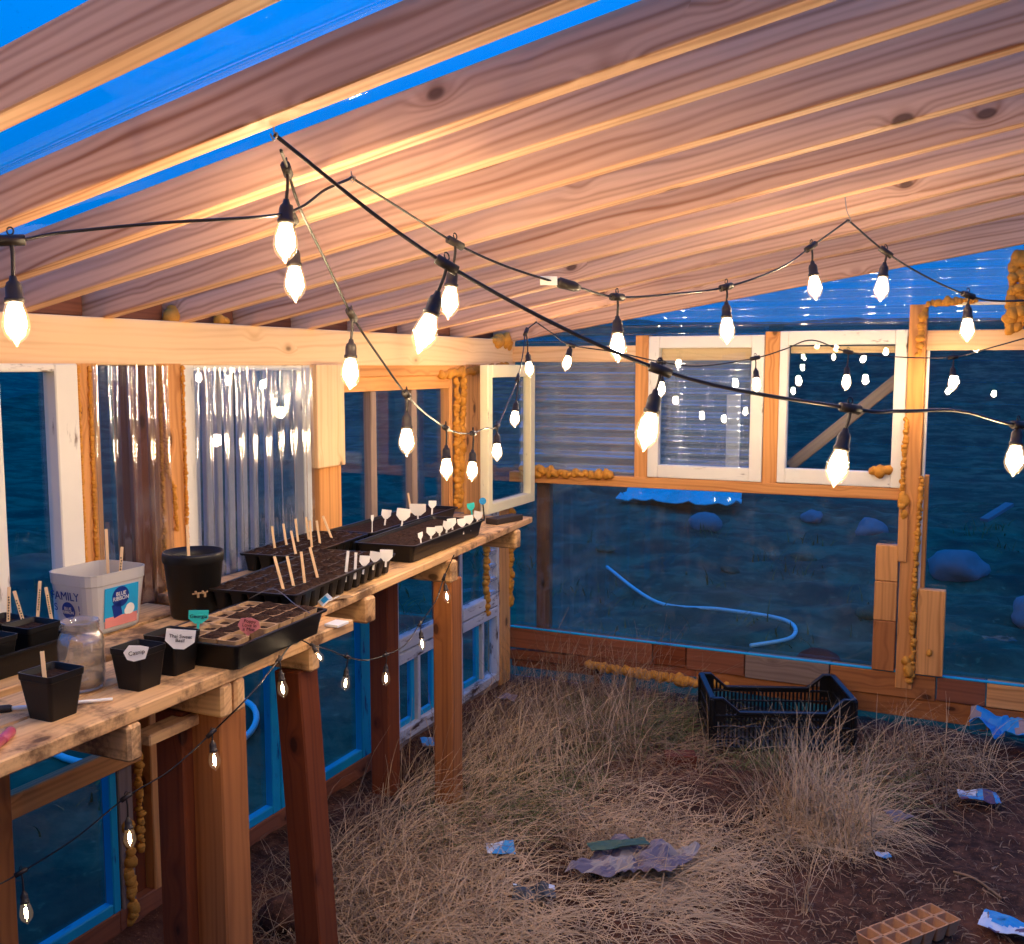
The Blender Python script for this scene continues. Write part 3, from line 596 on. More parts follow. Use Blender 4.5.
# ------------------------------------------------------------------ the two walls behind and beside the camera
WR = struct(empty('wall_right'))
for i in range(6): board('wall_post', (2.46, -1.2 + i * 1.14, 0), (2.46, -1.2 + i * 1.14, 2.42), 0.07, 0.07, M['stud'], WR, (1, 0, 0))
for z in (0.05, 1.1): board('rail', (2.46, -1.2, z), (2.46, 4.5, z), 0.08, 0.05, M['stud'], WR, (1, 0, 0))
bm = bmesh.new(); add_box(bm, (2.5, 1.65, 1.2), (0.006, 5.7, 2.4)); mesh_obj('plastic_sheet', bm, M['film'], WR)
WB = struct(empty('wall_back'))
for i in range(12): board('wall_board', (-2.2, -1.3, 0.1 + i * 0.2), (2.5, -1.3, 0.1 + i * 0.2), 0.195, 0.02, M['brown'], WB, (0, 1, 0))

# ------------------------------------------------------------------ potting bench
BZ = 0.90
bench = thing('potting_bench', 'long rough pine potting bench on square legs along the left wall', 'bench')
for x0, x1, y0, y1 in ((-1.45, -1.585, 0.55, 2.17), (-1.592, -1.735, 0.55, 2.05), (-1.775, -1.905, 0.55, 2.09), (-1.925, -2.075, 0.55, 2.09)):
    board('top_board', ((x0 + x1) / 2, y0, BZ - .015), ((x0 + x1) / 2, y1, BZ - .015), abs(x1 - x0), 0.03, M['bench'], bench)
board('top_board', (-1.60, 2.07, 0.9125), (-1.805, 3.96, 0.895), 0.145, 0.025, M['bench'], bench)
board('top_board', (-1.765, 2.10, 0.9125), (-1.885, 3.92, 0.895), 0.13, 0.025, M['bench'], bench)
board('top_board', (-1.97, 2.10, 0.9125), (-2.005, 3.92, 0.895), 0.15, 0.025, M['bench'], bench)
for x0, y, zc, t, h in ((-1.445, 1.415, .8325, .036, .073), (-1.452, 1.685, .8325, .036, .073), (-1.452, 1.728, .8325, .034, .073), (-1.47, 2.03, .835, .04, .07), (-1.55, 2.41, .8625, .05, .074), (-1.61, 3.025, .854, .05, .074), (-1.70, 3.75, .846, .05, .074)):
    board('support_block', (x0, y, zc), (-2.07, y, zc), t, h, M['bench'], bench, (0, 0, 1), 0.006)
for a, b, s, m in (((-1.525, 1.735, .795), (-1.52, 1.735, -.04), .088, 'leg'), ((-1.60, 1.70, .795), (-1.60, 1.70, -.04), .08, 'leg_dark'), ((-1.535, 2.035, .80), (-1.475, 2.03, -.04), .078, 'leg_dark'), ((-1.93, 3.08, .90), (-1.93, 3.08, -.05), .078, 'leg_dark'), ((-1.65, 3.045, .826), (-1.65, 3.045, -.05), .075, 'leg')):
    board('leg', a, b, s, s, M[m], bench, (1, 0, 0), 0.004)
board('rail', (-1.565, 1.545, .775), (-1.565, 1.80, .775), 0.05, 0.024, M['bench'], bench)
board('rail', (-1.84, 0.7, .78), (-1.84, 2.1, .78), 0.04, 0.07, M['leg_dark'], bench)
board('brace', (-2.02, 1.55, .05), (-2.02, 1.55, .80), 0.05, 0.04, M['leg'], bench, (1, 0, 0))

# ------------------------------------------------------------------ string lights
def add_T(bm, p, d, size=1.0):
    """moulded tee and hanging loop where a socket leaves the cord"""
    d = Vector(d); d.normalize()
    add_tube(bm, [p - d * .019 * size, p - d * .0185 * size, p + d * .0185 * size, p + d * .019 * size], .0085 * size, 8, [.005 * size, .0082 * size, .0082 * size, .005 * size])
    loop = [p + Vector((0, 0, .004 * size)) + (d * math.cos(a) * .0045 + Vector((0, 0, .009 + .0055 * math.sin(a)))) * size for a in [i * PI / 5 for i in range(11)]]
    add_tube(bm, loop, .0013 * size, 5)
def cord_thing(pts, name, label, pr=0.0025):
    t = thing(name, label, 'string light cord')
    bm = bmesh.new(); add_tube(bm, spline(pts, 8), pr, 6); mesh_obj('cord', bm, M['wire'], t, True)
    return t
cords = {
    'near': cord_thing(CORDS['near'], 'string_light_cord', 'thick black cord running from the highest hook down to the right photo edge', 0.0032),
    'mid': cord_thing(CORDS['mid'], 'string_light_cord', 'black light cord with a white tagged plug, peaking twice under the rafters'),
    'far': cord_thing(CORDS['far'], 'string_light_cord', 'black light cord dipping past the cream sash and along the far wall'),
    'low': cord_thing(CORDS['low'], 'string_light_cord', 'thin dark light cord looped under the front of the bench', 0.0018)}
def frame_from(hub, tip):
    z = (Vector(hub) - Vector(tip)); ln = z.length; z.normalize()
    x = Vector((1, 0, 0)) - z * z.x; x.normalize(); y = z.cross(x)
    m = Matrix((x, y, z)).transposed().to_4x4(); m.translation = Vector(tip); return m, ln
GL = 0.066
glass_prof = [(0.0, 0.0), (.0022, .0012), (.0036, .005), (.0105, .010), (.0165, .018), (.0195, .029), (.0188, .038), (.0160, .050), (.0128, .060), (.0110, .0660)]
core_prof = [(0.0, .0135), (.006, .0160), (.0115, .022), (.0150, .029), (.0145, .038), (.0122, .050), (.009, .060), (0.0, .0625)]
_bulb_cache = {}
def bulb(hub, tip, label, group, cord, small=False, owner=None):
    m, ln = frame_from(hub, tip)
    k = 0.62 if small else 1.0
    k = min(k, ln / 0.105)
    g = GL * k
    # socket on the cord: tee, drop cord, moulded socket
    bm = bmesh.new()
    i = min(range(len(owner)), key=lambda q: (Vector(owner[q]) - Vector(hub)).length)
    a = Vector(owner[max(i - 1, 0)]); b = Vector(owner[min(i + 1, len(owner) - 1)])
    add_T(bm, Vector(hub), b - a, k)
    top = m @ Vector((0, 0, g + .034 * k))
    h = Vector(hub)
    add_tube(bm, spline([h, h.lerp(top, .4) + Vector((.002, 0, 0)), top], 5), .0028 * k, 6)
    sp = [(.0125, -.003), (.0135, 0.0), (.0135, .004), (.0115, .005), (.0112, .020), (.0095, .026), (.006, .029), (.0045, .036)]
    add_lathe(bm, [(r * k, g + z * k) for r, z in sp], 16, m)
    mesh_obj('socket', bm, M['black_rubber'], cord, True)
    t = thing('light_bulb', label, 'light bulb', tip, 0, group)
    t.matrix_local = m
    key = round(k, 3), small
    if key not in _bulb_cache:
        bm = bmesh.new(); add_lathe(bm, [(r * k, z * k) for r, z in glass_prof], 18); o = mesh_obj('glass_envelope', bm, M['lowbulb' if small else 'bulb'], None, True)
        bm = bmesh.new()
        if small:
            add_lathe(bm, [(0, .016 * k), (.004 * k, .02 * k), (.0052 * k, .034 * k), (.0038 * k, .048 * k), (0, .052 * k)], 8)
        else:
            add_lathe(bm, [(r * k, z * k) for r, z in core_prof], 10)
        f = mesh_obj('filament', bm, M['lowlamp' if small else 'lamp'], None, True)
        o.parent = t; f.parent = t; _bulb_cache[key] = (o, f)
    else:
        for src in _bulb_cache[key]:
            c = src.copy(); COL.objects.link(c); c.parent = t
    return t
own = ['mid', 'far', 'far', 'far', 'far', 'far', 'far', 'far', 'far', 'far', 'far', 'far', 'far', 'far', 'far', 'near', 'near', 'near', 'near', 'mid', 'mid', 'mid', 'mid', 'mid', 'mid']
for (h, t_, lab), oc in zip(BULBS, own): bulb(h, t_, lab, 'lit bulbs of the overhead string lights', cords[oc], False, CORDS[oc])
cords['back'] = cord_thing(BACK_CORD, 'string_light_cord', 'black light cord running on behind the viewer from the left photo edge')
for h, t_, lab in BACK_BULBS: bulb(h, t_, lab, 'lit bulbs of the overhead string lights', cords['back'], False, BACK_CORD)
for h, t_, lab in LOW_BULBS: bulb(h, t_, lab, 'small clear bulbs strung under the bench', cords['low'], True, CORDS['low'])
bm = bmesh.new(); a, b = Vector(PLUG[0]), Vector(PLUG[1])
add_tube(bm, [a.lerp(b, .38), a.lerp(b, .45), a.lerp(b, .8), a.lerp(b, .92)], .01, 8, [.006, .0115, .0105, .006]); mesh_obj('plug', bm, M['black_rubber'], cords['mid'], True)
bm = bmesh.new(); add_box(bm, a.lerp(b, .2) + Vector((0, 0, -.002)), (.036, .003, .018), Matrix.Rotation(R(38), 3, 'Z'), .001)
o = mesh_obj('cord_tag', bm, M['tag'], cords['mid']); o['label'] = 'white cord tag'

# ------------------------------------------------------------------ pots, trays, tub, jar
def rrect(w, d, r, z, n=4, cx=0.0, cy=0.0):
    pts = []
    for sx, sy, a0 in ((1, 1, 0), (-1, 1, 90), (-1, -1, 180), (1, -1, 270)):
        for i in range(n + 1):
            a = R(a0 + 90 * i / n); pts.append((cx + sx * (w / 2 - r) + r * math.cos(a), cy + sy * (d / 2 - r) + r * math.sin(a), z))
    return pts
def loft(bm, rings, cap0=True, cap1=True):
    vr = [[bm.verts.new(p) for p in rg] for rg in rings]
    for a, b in zip(vr, vr[1:]):
        n = len(a)
        for i in range(n): bm.faces.new((a[i], a[(i + 1) % n], b[(i + 1) % n], b[i]))
    if cap0: bm.faces.new(list(reversed(vr[0])))
    if cap1: bm.faces.new(vr[-1])
def soil_patch(name, w, d, z, parent, mat=None, amp=0.006, nx=14, ny=14, seed=0, cx=0.0, cy=0.0, dome=0.0):
    vs = []; fs = []
    for i in range(nx + 1):
        for j in range(ny + 1):
            x = -w / 2 + w * i / nx; y = -d / 2 + d * j / ny
            e = (1 - (2 * x / w) ** 4) * (1 - (2 * y / d) ** 4)
            vs.append((cx + x, cy + y, z + dome * e + amp * e * (noise.noise(Vector((x * 60, y * 60, seed))) + 0.6 * noise.noise(Vector((x * 150, y * 150, seed + 3))))))
    for i in range(nx):
        for j in range(ny): k = i * (ny + 1) + j; fs.append((k, k + ny + 1, k + ny + 2, k + 1))
    return py_obj(name, vs, fs, mat or M['potting_soil'], parent, True)
def square_pot(label, loc, wt, wb, h, rz=0, group='small square black nursery pots', name='square_pot'):
    t = thing(name, label, 'plant pot', loc, rz, group)
    bm = bmesh.new()
    loft(bm, [rrect(wb, wb, .006, 0), rrect(wb + (wt - wb) * .82, wb + (wt - wb) * .82, .007, h * .84), rrect(wt * .985, wt * .985, .007, h * .86), rrect(wt, wt, .007, h), rrect(wt - .005, wt - .005, .006, h), rrect(wt - .012, wt - .012, .006, h * .84), rrect(wt - .014, wt - .014, .006, h * .80)])
    mesh_obj('pot_body', bm, M['black_plastic'], t)
    soil_patch('soil', wt - .013, wt - .013, h * .86, t, None, .005, 10, 10, int(loc[1] * 100))
    return t
square_pot('nearest square black pot, single weathered stick, near the bench edge', (-1.555, 1.322, BZ), .084, .06, .088)
square_pot('left of two touching square black pots, with a crumpled paper label', (-1.54, 1.522, BZ), .080, .060, .085)
square_pot('right of two touching square black pots, with a lettered white label', (-1.553, 1.632, BZ), .086, .066, .085, R(3))
g4 = 'square pots in the long black tray'
for lab, p in (('square black pot at the near end of the tray, cut by the photo edge', (-1.88, 1.40)), ('square black pot with two sticks, front row of the tray', (-1.89, 1.52)), ('rear square black pot in the tray, farther from the bench edge', (-1.985, 1.40)), ('rear square black pot in the tray against the frosted tub', (-1.985, 1.52)), ('square black pot out of the photo behind the others', (-1.935, 1.29))):
    if p[1] > 1.3: square_pot(lab, (p[0], p[1] + .04, BZ + .004), .088, .066, .082, 0, g4)
def tray_shell(bm, w, d, h, lip=.010):
    loft(bm, [rrect(w - .03, d - .03, .012, 0), rrect(w - .012, d - .012, .015, h * .9), rrect(w + lip, d + lip, .018, h * .92), rrect(w + lip, d + lip, .018, h), rrect(w - .006, d - .006, .014, h), rrect(w - .020, d - .020, .012, h * .5), rrect(w - .036, d - .036, .010, .003)])
t = thing('seedling_tray', 'long open black tray holding square pots at the left photo edge', 'tray', (-1.935, 1.22, BZ))
bm = bmesh.new(); tray_shell(bm, .235, .80, .055); mesh_obj('tray_body', bm, M['black_plastic'], t)
# round pot
t = thing('round_pot', 'tall round black nursery pot against the wall stud', 'plant pot', (-1.85, 2.03, BZ))
bm = bmesh.new()
add_lathe(bm, [(.056, 0), (.060, .006), (.0735, .142), (.0765, .146), (.078, .150), (.078, .166), (.0765, .172), (.0735, .172), (.071, .145), (.070, .135)], 40)
mesh_obj('pot_body', bm, M['black_plastic'], t, True)
bm = bmesh.new(); add_lathe(bm, [(0, .150), (.04, .149), (.0722, .146)], 24, caps=False); mesh_obj('soil', bm, M['potting_soil'], t, True)
bm = bmesh.new()
for i in range(7):
    a = R(-50 + i * 5); z = .072 + .004 * math.sin(i * 2.2)
    add_box(bm, (.0668 * math.cos(a), .0668 * math.sin(a), z), (.003, .006, .004 + .005 * (i % 3)), Matrix.Rotation(a, 3, 'Z'), .001)
mesh_obj('label_residue', bm, M['peat'], t)
# peat tray
t = thing('peat_pot_tray', 'black tray of pale peat cells filled with soil at the bench edge', 'tray', (-1.545, 1.85, BZ), R(4))
bm = bmesh.new(); tray_shell(bm, .235, .365, .058); mesh_obj('tray_body', bm, M['black_plastic'], t)
bm = bmesh.new(); NXc, NYc = 4, 6; cw, ch = .205 / NXc, .335 / NYc
for i in range(NXc):
    for j in range(NYc):
        if i == 3 and j == 1: continue
        cx = -.1025 + cw * (i + .5); cy = -.1675 + ch * (j + .5)
        loft(bm, [rrect(cw * .7, ch * .7, .008, .004, 3, cx, cy), rrect(cw * .96, ch * .96, .006, .060, 3, cx, cy), rrect(cw * .99, ch * .99, .006, .0625, 3, cx, cy), rrect(cw * .82, ch * .82, .008, .0625, 3, cx, cy), rrect(cw * .72, ch * .72, .008, .045, 3, cx, cy)])
mesh_obj('peat_cells', bm, M['peat'], t)
for i in range(NXc):
    for j in range(NYc):
        if i == 3 and j == 1: continue
        cx = -.1025 + cw * (i + .5); cy = -.1675 + ch * (j + .5)
        full = 0.010 if (j > 2 and i > 0) or i == 2 else 0.0
        soil_patch('soil', cw * (.8 + full * 14), ch * (.8 + full * 14), .052 + full, t, None, .007, 6, 6, i * 7 + j, cx, cy, .006)
bm = bmesh.new()
add_tube(bm, spline([(-.10, .17, .068), (-.02, .16, .10), (.06, .13, .075), (.12, .10, .066)], 6), .0012, 5); mesh_obj('wire', bm, M['steel'], t, True)
# cell trays
def cell_tray(label, loc, rz, nx, ny, c, h=.055, name='cell_tray', group='black plug trays of soil'):
    t = thing(name, label, 'tray', loc, rz, group); W, D = nx * c, ny * c
    bm = bmesh.new()
    for i in range(nx):
        for j in range(ny):
            cx = -W / 2 + c * (i + .5); cy = -D / 2 + c * (j + .5)
            loft(bm, [rrect(c * .62, c * .62, .008, 0, 3, cx, cy), rrect(c * .93, c * .93, .009, h * .93, 3, cx, cy), rrect(c * 1.0, c * 1.0, .003, h, 3, cx, cy), rrect(c * .90, c * .90, .008, h, 3, cx, cy), rrect(c * .84, c * .84, .008, h * .8, 3, cx, cy)])
    mesh_obj('cells', bm, M['black_plastic'], t)
    bm = bmesh.new()
    loft(bm, [rrect(W + .014, D + .014, .010, h - .006), rrect(W + .018, D + .018, .010, h + .001), rrect(W + .002, D + .002, .004, h + .001), rrect(W + .002, D + .002, .004, h - .006)], False, False)
    mesh_obj('rim', bm, M['black_plastic'], t)
    for i in range(nx):
        for j in range(ny):
            soil_patch('soil', c * .97, c * .97, h * .97, t, None, .010, 6, 6, i * 11 + j, -W / 2 + c * (i + .5), -D / 2 + c * (j + .5), .005)
    return t
cell_tray('front black cell tray with four tall sticks, its cups showing along the bench edge', (-1.70, 2.325, .9255), R(7), 5, 12, .049)
cell_tray('rear black cell tray bristling with wooden sticks under the corrugated window', (-1.965, 2.68, .9255), R(6), 4, 9, .049)
def solid_tray(label, loc, rz, w, d, h, seedz):
    t = thing('seedling_tray', label, 'tray', loc, rz, 'low black trays full of soil')
    bm = bmesh.new(); tray_shell(bm, w, d, h); mesh_obj('tray_body', bm, M['black_plastic'], t)
    soil_patch('soil', w - .012, d - .012, h * .82, t, None, .006, 24, 48, seedz)
    return t
solid_tray('solid sided black tray of soil with seven white labels along its rim', (-1.765, 3.09, .920), R(5), .215, .62, .058, 3)
solid_tray('far rear black tray of soil under the three light window', (-1.985, 3.28, .920), R(3), .17, .70, .062, 9)
# jar
t = thing('mason_jar', 'empty wide mouthed clear glass jar with grime inside, beside the nearest pot', 'jar', (-1.632, 1.462, BZ))
M['jar'] = clear('jar_glass', (0.93, 0.95, 0.95), 0.02, 1.5, 2.6, 0.09, (196, 178, 160), dust=0.2)
bm = bmesh.new()
add_lathe(bm, [(0, .002), (.036, .001), (.043, .006), (.0445, .02), (.0445, .098), (.042, .110), (.0355, .120), (.0345, .123), (.037, .125), (.0345, .128), (.037, .131), (.0345, .134), (.037, .137), (.0355, .142), (.0335, .142), (.0325, .122), (.040, .108), (.0425, .097), (.0425, .02), (.038, .008), (0, .006)], 36, caps=False)
mesh_obj('jar_body', bm, M['jar'], t, True)
bm = bmesh.new(); add_lathe(bm, [(0, .008), (.039, .009), (.0418, .022), (.0415, .026), (.03, .022), (0, .02)], 24, caps=False); mesh_obj('dried_soil', bm, M['peat'], t, True)
# tub
t = thing('ice_cream_tub', 'frosted plastic ice cream tub with blue printing and no lid', 'tub', (-1.985, 1.84, BZ), R(-2))
bm = bmesh.new(); W, D, H = .165, .190, .150
loft(bm, [rrect(W * .78, D * .78, .03, 0), rrect(W * .82, D * .82, .03, .006), rrect(W * .955, D * .955, .035, H * .80), rrect(W * .975, D * .975, .035, H * .82), rrect(W * .99, D * .99, .036, H * .97), rrect(W, D, .036, H), rrect(W - .006, D - .006, .034, H), rrect(W * .93, D * .93, .034, H * .8), rrect(W * .78, D * .78, .03, .01)])
mesh_obj('tub_body', bm, M['tub'], t)
slope = math.atan2(W * .135 / 2, H * .8)
lb = empty('printed_label', (W * .445, .002, H * .43), 0, t); lb['label'] = 'bright blue printed label'
lb.rotation_euler = (0, slope, 0)
M['label_blue'] = plain('label_blue', (38, 158, 206), 0.35, 0.4, 0.05, 20); M['label_pink'] = plain('label_pink', (224, 140, 132), 0.4, 0.4, 0.05, 20)
bm = bmesh.new(); add_box(bm, (.0015, .0, .008), (.0016, .105, .082), None, .0006)
for f in list(bm.faces): pass
mesh_obj('label_panel', bm, M['label_blue'], lb)
bm = bmesh.new(); add_box(bm, (.0018, 0, -.038), (.0016, .100, .026), None, .0006); mesh_obj('label_band', bm, M['label_pink'], lb)
bm = bmesh.new()
add_lathe(bm, [(.026, 0), (.026, .0008)], 28, Matrix.Translation((.0024, -.004, .022)) @ Matrix.Rotation(R(90), 4, 'Y'))
add_box(bm, (.0028, -.014, -.010), (.0008, .026, .034), Matrix.Rotation(R(14), 3, 'X'))
mesh_obj('rosette', bm, M['navy'], lb)
bm = bmesh.new(); add_lathe(bm, [(.014, 0), (.014, .001)], 20, Matrix.Translation((.0026, .026, -.014)) @ Matrix.Rotation(R(90), 4, 'Y'))
add_lathe(bm, [(.009, 0), (.009, .001)], 16, Matrix.Translation((.0028, .017, -.018)) @ Matrix.Rotation(R(90), 4, 'Y')); mesh_obj('scoop', bm, M['tag'], lb)
fx = (R(90), 0, R(90))
text('BLUE\nRIBBON', .014, M['tag'], lb, (.0040, -.004, .024), fx)
sd = empty('side_print', (-.004, -D * .4488 - .0006, H * .46), 0, t); sd.rotation_euler = (math.atan2(D * .135 / 2, H * .8), 0, 0)
fy = (R(90), 0, 0)
text('FAMILY', .030, M['navy'], sd, (-.008, -.0022, .026), fy)
text('S', .026, M['navy'], sd, (-.044, -.0022, -.004), fy); text('!', .032, M['navy'], sd, (.036, -.0022, -.006), fy)
bm = bmesh.new(); add_lathe(bm, [(.022, 0), (.022, .001)], 26, Matrix.Translation((-.002, -.0012, -.010)) @ Matrix.Rotation(R(90), 4, 'X')); mesh_obj('rosette', bm, M['navy'], sd)
text('BLUE\nRIBBON', .011, M['tub'], sd, (-.002, -.0034, -.009), fy)

# ------------------------------------------------------------------ sticks and labels in the trays
STG = {'left': 'sticks in the pots of the long tray', 'tub': 'sticks in the frosted tub', 'round': None, 'front': None, 'mid': 'tall sticks in the front cell tray', 'midw': 'pale sticks at the cell tray rim', 'back': 'sticks in the rear cell tray', 'far': None}
for gname, p, q, lab in STICKS:
    p = Vector(p); q = Vector(q); d = (q - p).normalized(); p = p - d * .022
    face = (Vector((0, 0, 1.0)) - p); face.z = 0
    o = board('plant_stick', p, q, .0075 if gname != 'midw' else .008, .0018, M['tag'] if gname == 'midw' else M['stick'], None, face, .0006)
    tag(o, lab, 'plant stick', STG[gname])
    if gname == 'left' or 'printed wooden' in lab:
        bm = bmesh.new(); ln = (q - p).length
        for i in range(9): add_box(bm, (-ln * .15 + i * ln * .055, random.uniform(-.001, .001), .0011), (ln * .03, .0028, .0006))
        mesh_obj('pen_marks', bm, M['ink'], o)
TM = {'w': 'tag', 't': 'teal', 'b': 'bluetag', 'p': 'tag', 'k': 'pinktag'}
rt = random.Random(5)
for p, hd, wd, k, body, lab in TAGS:
    p = Vector(p); hd = Vector(hd)
    if body: sh = (Vector((0, 0, 1.55)) - hd).normalized() * .028; p += sh; hd += sh
    yaw = math.atan2(-hd.x, 1.0 * hd.y) if False else math.atan2(hd.y, hd.x) - PI / 2
    grp = 'white labels along the right tray rim' if 'right tray' in lab else ('white labels in the far rear tray' if 'far rear' in lab else None)
    yaw += 0 if body else rt.uniform(-.35, .35)
    if 'edge-on' in lab or 'narrow' in lab: yaw += 1.1
    t = thing('plant_label', lab, 'plant label', p, yaw, grp)
    h = (hd - p).length; lean = R(rt.uniform(-10, 10))
    bm = bmesh.new(); w2 = wd / 2 * (1.0 if 'edge-on' not in lab else 2.4); hh = max(.010, min(wd * .32, .022)) if body else max(.010, min(wd * .42, .020))
    if k == 'b': add_lathe(bm, [(w2, -.0008), (w2, .0008)], 20, Matrix.Translation((0, 0, h)) @ Matrix.Rotation(R(90), 4, 'X'))
    else:
        if k == 'p': out = [(-w2 * .8, -hh * .7), (-w2 * .3, -hh * 1.1), (w2 * .6, -hh), (w2, hh * .4), (w2 * .4, hh * .8), (-w2 * .5, hh * 1.1), (-w2, hh * .3)]
        elif k == 'k': out = [(-w2 * .2, -hh * 1.3), (w2 * .3, -hh * 1.1), (w2, -hh * .2), (w2 * .75, hh * .7), (w2 * .1, hh * 1.1), (-w2 * .8, hh * .9), (-w2, -hh * .1), (-w2 * .7, -hh * .8)]
        else: out = [(-w2, -hh * .35), (-w2 * .35, -hh * 1.2), (w2 * .35, -hh * 1.2), (w2, -hh * .35), (w2, hh), (-w2, hh)]
        fr = [bm.verts.new((x, -.0007, h + z)) for x, z in out]; bk = [bm.verts.new((x, .0007, h + z)) for x, z in out]
        bm.faces.new(fr); bm.faces.new(list(reversed(bk)))
        for i in range(len(out)): bm.faces.new((fr[i], bk[i], bk[(i + 1) % len(out)], fr[(i + 1) % len(out)]))
    o = mesh_obj('label_head', bm, M[TM[k]], t); o.rotation_euler = (0, lean, 0)
    if k == 'p' or (body and k == 'w'):
        text(body, .0115 if len(body) < 12 else .0100, M['ink'], o, (0, -.0014, h), (R(90), 0, 0)); continue
    bm = bmesh.new(); add_box(bm, (0, 0, h / 2 - .012), (.006, .0014, h + .0), None, .0004); o2 = mesh_obj('label_stem', bm, M['black_rubber' if k == 'b' else TM[k]], t); o2.rotation_euler = (0, lean, 0)
    if body: text(body, .0115 if len(body) < 12 else .0105, M['ink'], o, (0, -.0014, h), (R(90), 0, 0))
# small things lying on the bench
t = thing('pink_marker', 'translucent pink marker pen lying at the left photo edge', 'pen', (-1.495, 1.15, BZ + .009), R(0))
d = Vector((-.075, .125, 0)).normalized()
M['pinkpen'] = plain('pink_pen', (214, 96, 120), 0.3, 0.5, 0.1, 20, 0, **{'Transmission Weight': 0.3})
bm = bmesh.new(); add_tube(bm, [-d * .07, d * .03], .008, 12); mesh_obj('barrel', bm, M['pinkpen'], t, True)
bm = bmesh.new(); add_tube(bm, [d * .03, d * .034, d * .072, d * .075], .009, 12, [.0075, .0092, .0092, .007]); mesh_obj('cap', bm, M['pinkpen'], t, True)
t = thing('paint_brush', 'thin pale rod with black grip lying behind the nearest pot', 'tool', (-1.66, 1.29, BZ + .006))
d = Vector((.125, .115, 0)).normalized()
bm = bmesh.new(); add_tube(bm, [d * .02, d * .20], .0038, 8, [.004, .003]); mesh_obj('rod', bm, M['tag'], t, True)
bm = bmesh.new(); add_tube(bm, [-d * .08, -d * .07, d * .018, d * .022], .0075, 10, [.005, .0075, .008, .006]); mesh_obj('grip', bm, M['black_rubber'], t, True)
o = board('white_card', (-1.455, 2.075, BZ + .0045), (-1.455, 2.125, BZ + .0045), .040, .007, M['tag'], None, (0, 0, 1), .001)
tag(o, 'small white card with dark edge on the plank end beside the peat tray', 'card')
t = thing('seed_packet', 'blue and white seed packet propped against the front cell tray', 'seed packet', (-1.535, 2.165, .932), R(-42))
bm = bmesh.new(); add_box(bm, (0, 0, .012), (.055, .003, .034), Matrix.Rotation(R(-52), 3, 'X'), .001); o = mesh_obj('packet', bm, M['tag'], t)
bm = bmesh.new(); add_box(bm, (0.004, -.0022, .0135), (.040, .001, .016), Matrix.Rotation(R(-52), 3, 'X')); o = mesh_obj('print', bm, M['label_blue'], t); o['label'] = 'blue print'
t = thing('plant_label', 'white plant label lying flat over the bench edge, right of the seed packet', 'plant label', (-1.552, 2.27, .9265), R(60))
bm = bmesh.new(); add_box(bm, (0, 0, .0015), (.05, .03, .0015), None, .0003); mesh_obj('label_head', bm, M['peat'], t)
bm = bmesh.new(); add_box(bm, (-.030, -.012, .004), (.03, .006, .0014), Matrix.Rotation(R(-20), 3, 'Y')); mesh_obj('label_stem', bm, M['tag'], t)
o = board('wood_offcut', (-1.79, 3.68, .9235), (-1.755, 3.86, .9215), .06, .024, plain('charred_wood', (62, 52, 46), .7, .2, .3, 20), None); tag(o, 'dark flat block in front of the cream sash on the bench end', 'block')
# cream sash standing in the corner
t = thing('window_sash', 'narrow cream painted window sash standing on the far end of the bench', 'window sash', (-1.955, 4.205, 0.905))
for y0, z0, y1, z1, wd in ((-.232, 0, -.232, .65, .046), (.228, 0, .228, .65, .052), (-.209, .022, .202, .022, .045), (-.209, .623, .202, .623, .055)):
    board('frame_member', (0, y0, z0), (0, y1, z1), wd, .04, M['cream_paint'], t, (1, 0, 0))
bm = bmesh.new(); add_box(bm, (-.008, -.005, .31), (.004, .42, .56)); mesh_obj('pane', bm, M['glass'], t)

# ------------------------------------------------------------------ on the ground inside
t = thing('plastic_crate', 'black slatted plastic crate on the dry grass below the far wall', 'crate', (-.735, 4.20, .01), R(22))
CW, CD, CH = .56, .33, .215
bm = bmesh.new(); add_box(bm, (0, 0, .006), (CW - .02, CD - .02, .008))
mesh_obj('base', bm, M['black_plastic'], t)
def crate_side(w, mid, n, handle=True):
    bm = bmesh.new()
    for z, th in ((.010, .018), (.055, .008), (.10, .008), (.145, .010)): add_box(bm, (0, 0, z), (w, .010, th), None, .002)
    for i in range(n + 1):
        x = -w / 2 + w * i / n; edge = min(1.0, max(0.0, (abs(x) / (w / 2) - .62) / .25)); top = .150 + (CH - .150) * edge if mid else CH
        add_box(bm, (x, 0, top / 2), (.0085, .006, top), None, .001)
    prof = [(-w / 2, CH), (-w * .43, CH), (-w * .31, .158), (w * .31, .158), (w * .43, CH), (w / 2, CH)] if mid else [(-w / 2, CH), (w / 2, CH)]
    for (xa, za), (xb, zb) in zip(prof, prof[1:]):
        l = math.hypot(xb - xa, zb - za); add_box(bm, ((xa + xb) / 2, 0, (za + zb) / 2), (l + .006, .022, .011), Matrix.Rotation(-math.atan2(zb - za, xb - xa), 3, 'Y'), .002)
    for x in (-w / 2, w / 2): add_box(bm, (x, 0, CH / 2), (.026, .014, CH), None, .003)
    if mid:
        for x in (-w * .455, w * .455): add_box(bm, (x, 0, CH - .05), (.05, .007, .09), None, .002)
    return bm
for y in (-CD / 2, CD / 2):
    o = mesh_obj('side_panel', crate_side(CW, True, 34), M['black_plastic'], t); o.location = (0, y, 0)
for x in (-CW / 2, CW / 2):
    o = mesh_obj('side_panel', crate_side(CD, False, 18), M['black_plastic'], t); o.location = (x, 0, 0); o.rotation_euler = (0, 0, R(90))
o = board('brick', (-1.065, 3.725, .03), (-.955, 3.775, .03), .07, .05, plain('red_brick', (120, 66, 50), .9, .1, .4, 40, .5), None); tag(o, 'dull red brick lying in the grass left of the crate', 'brick')
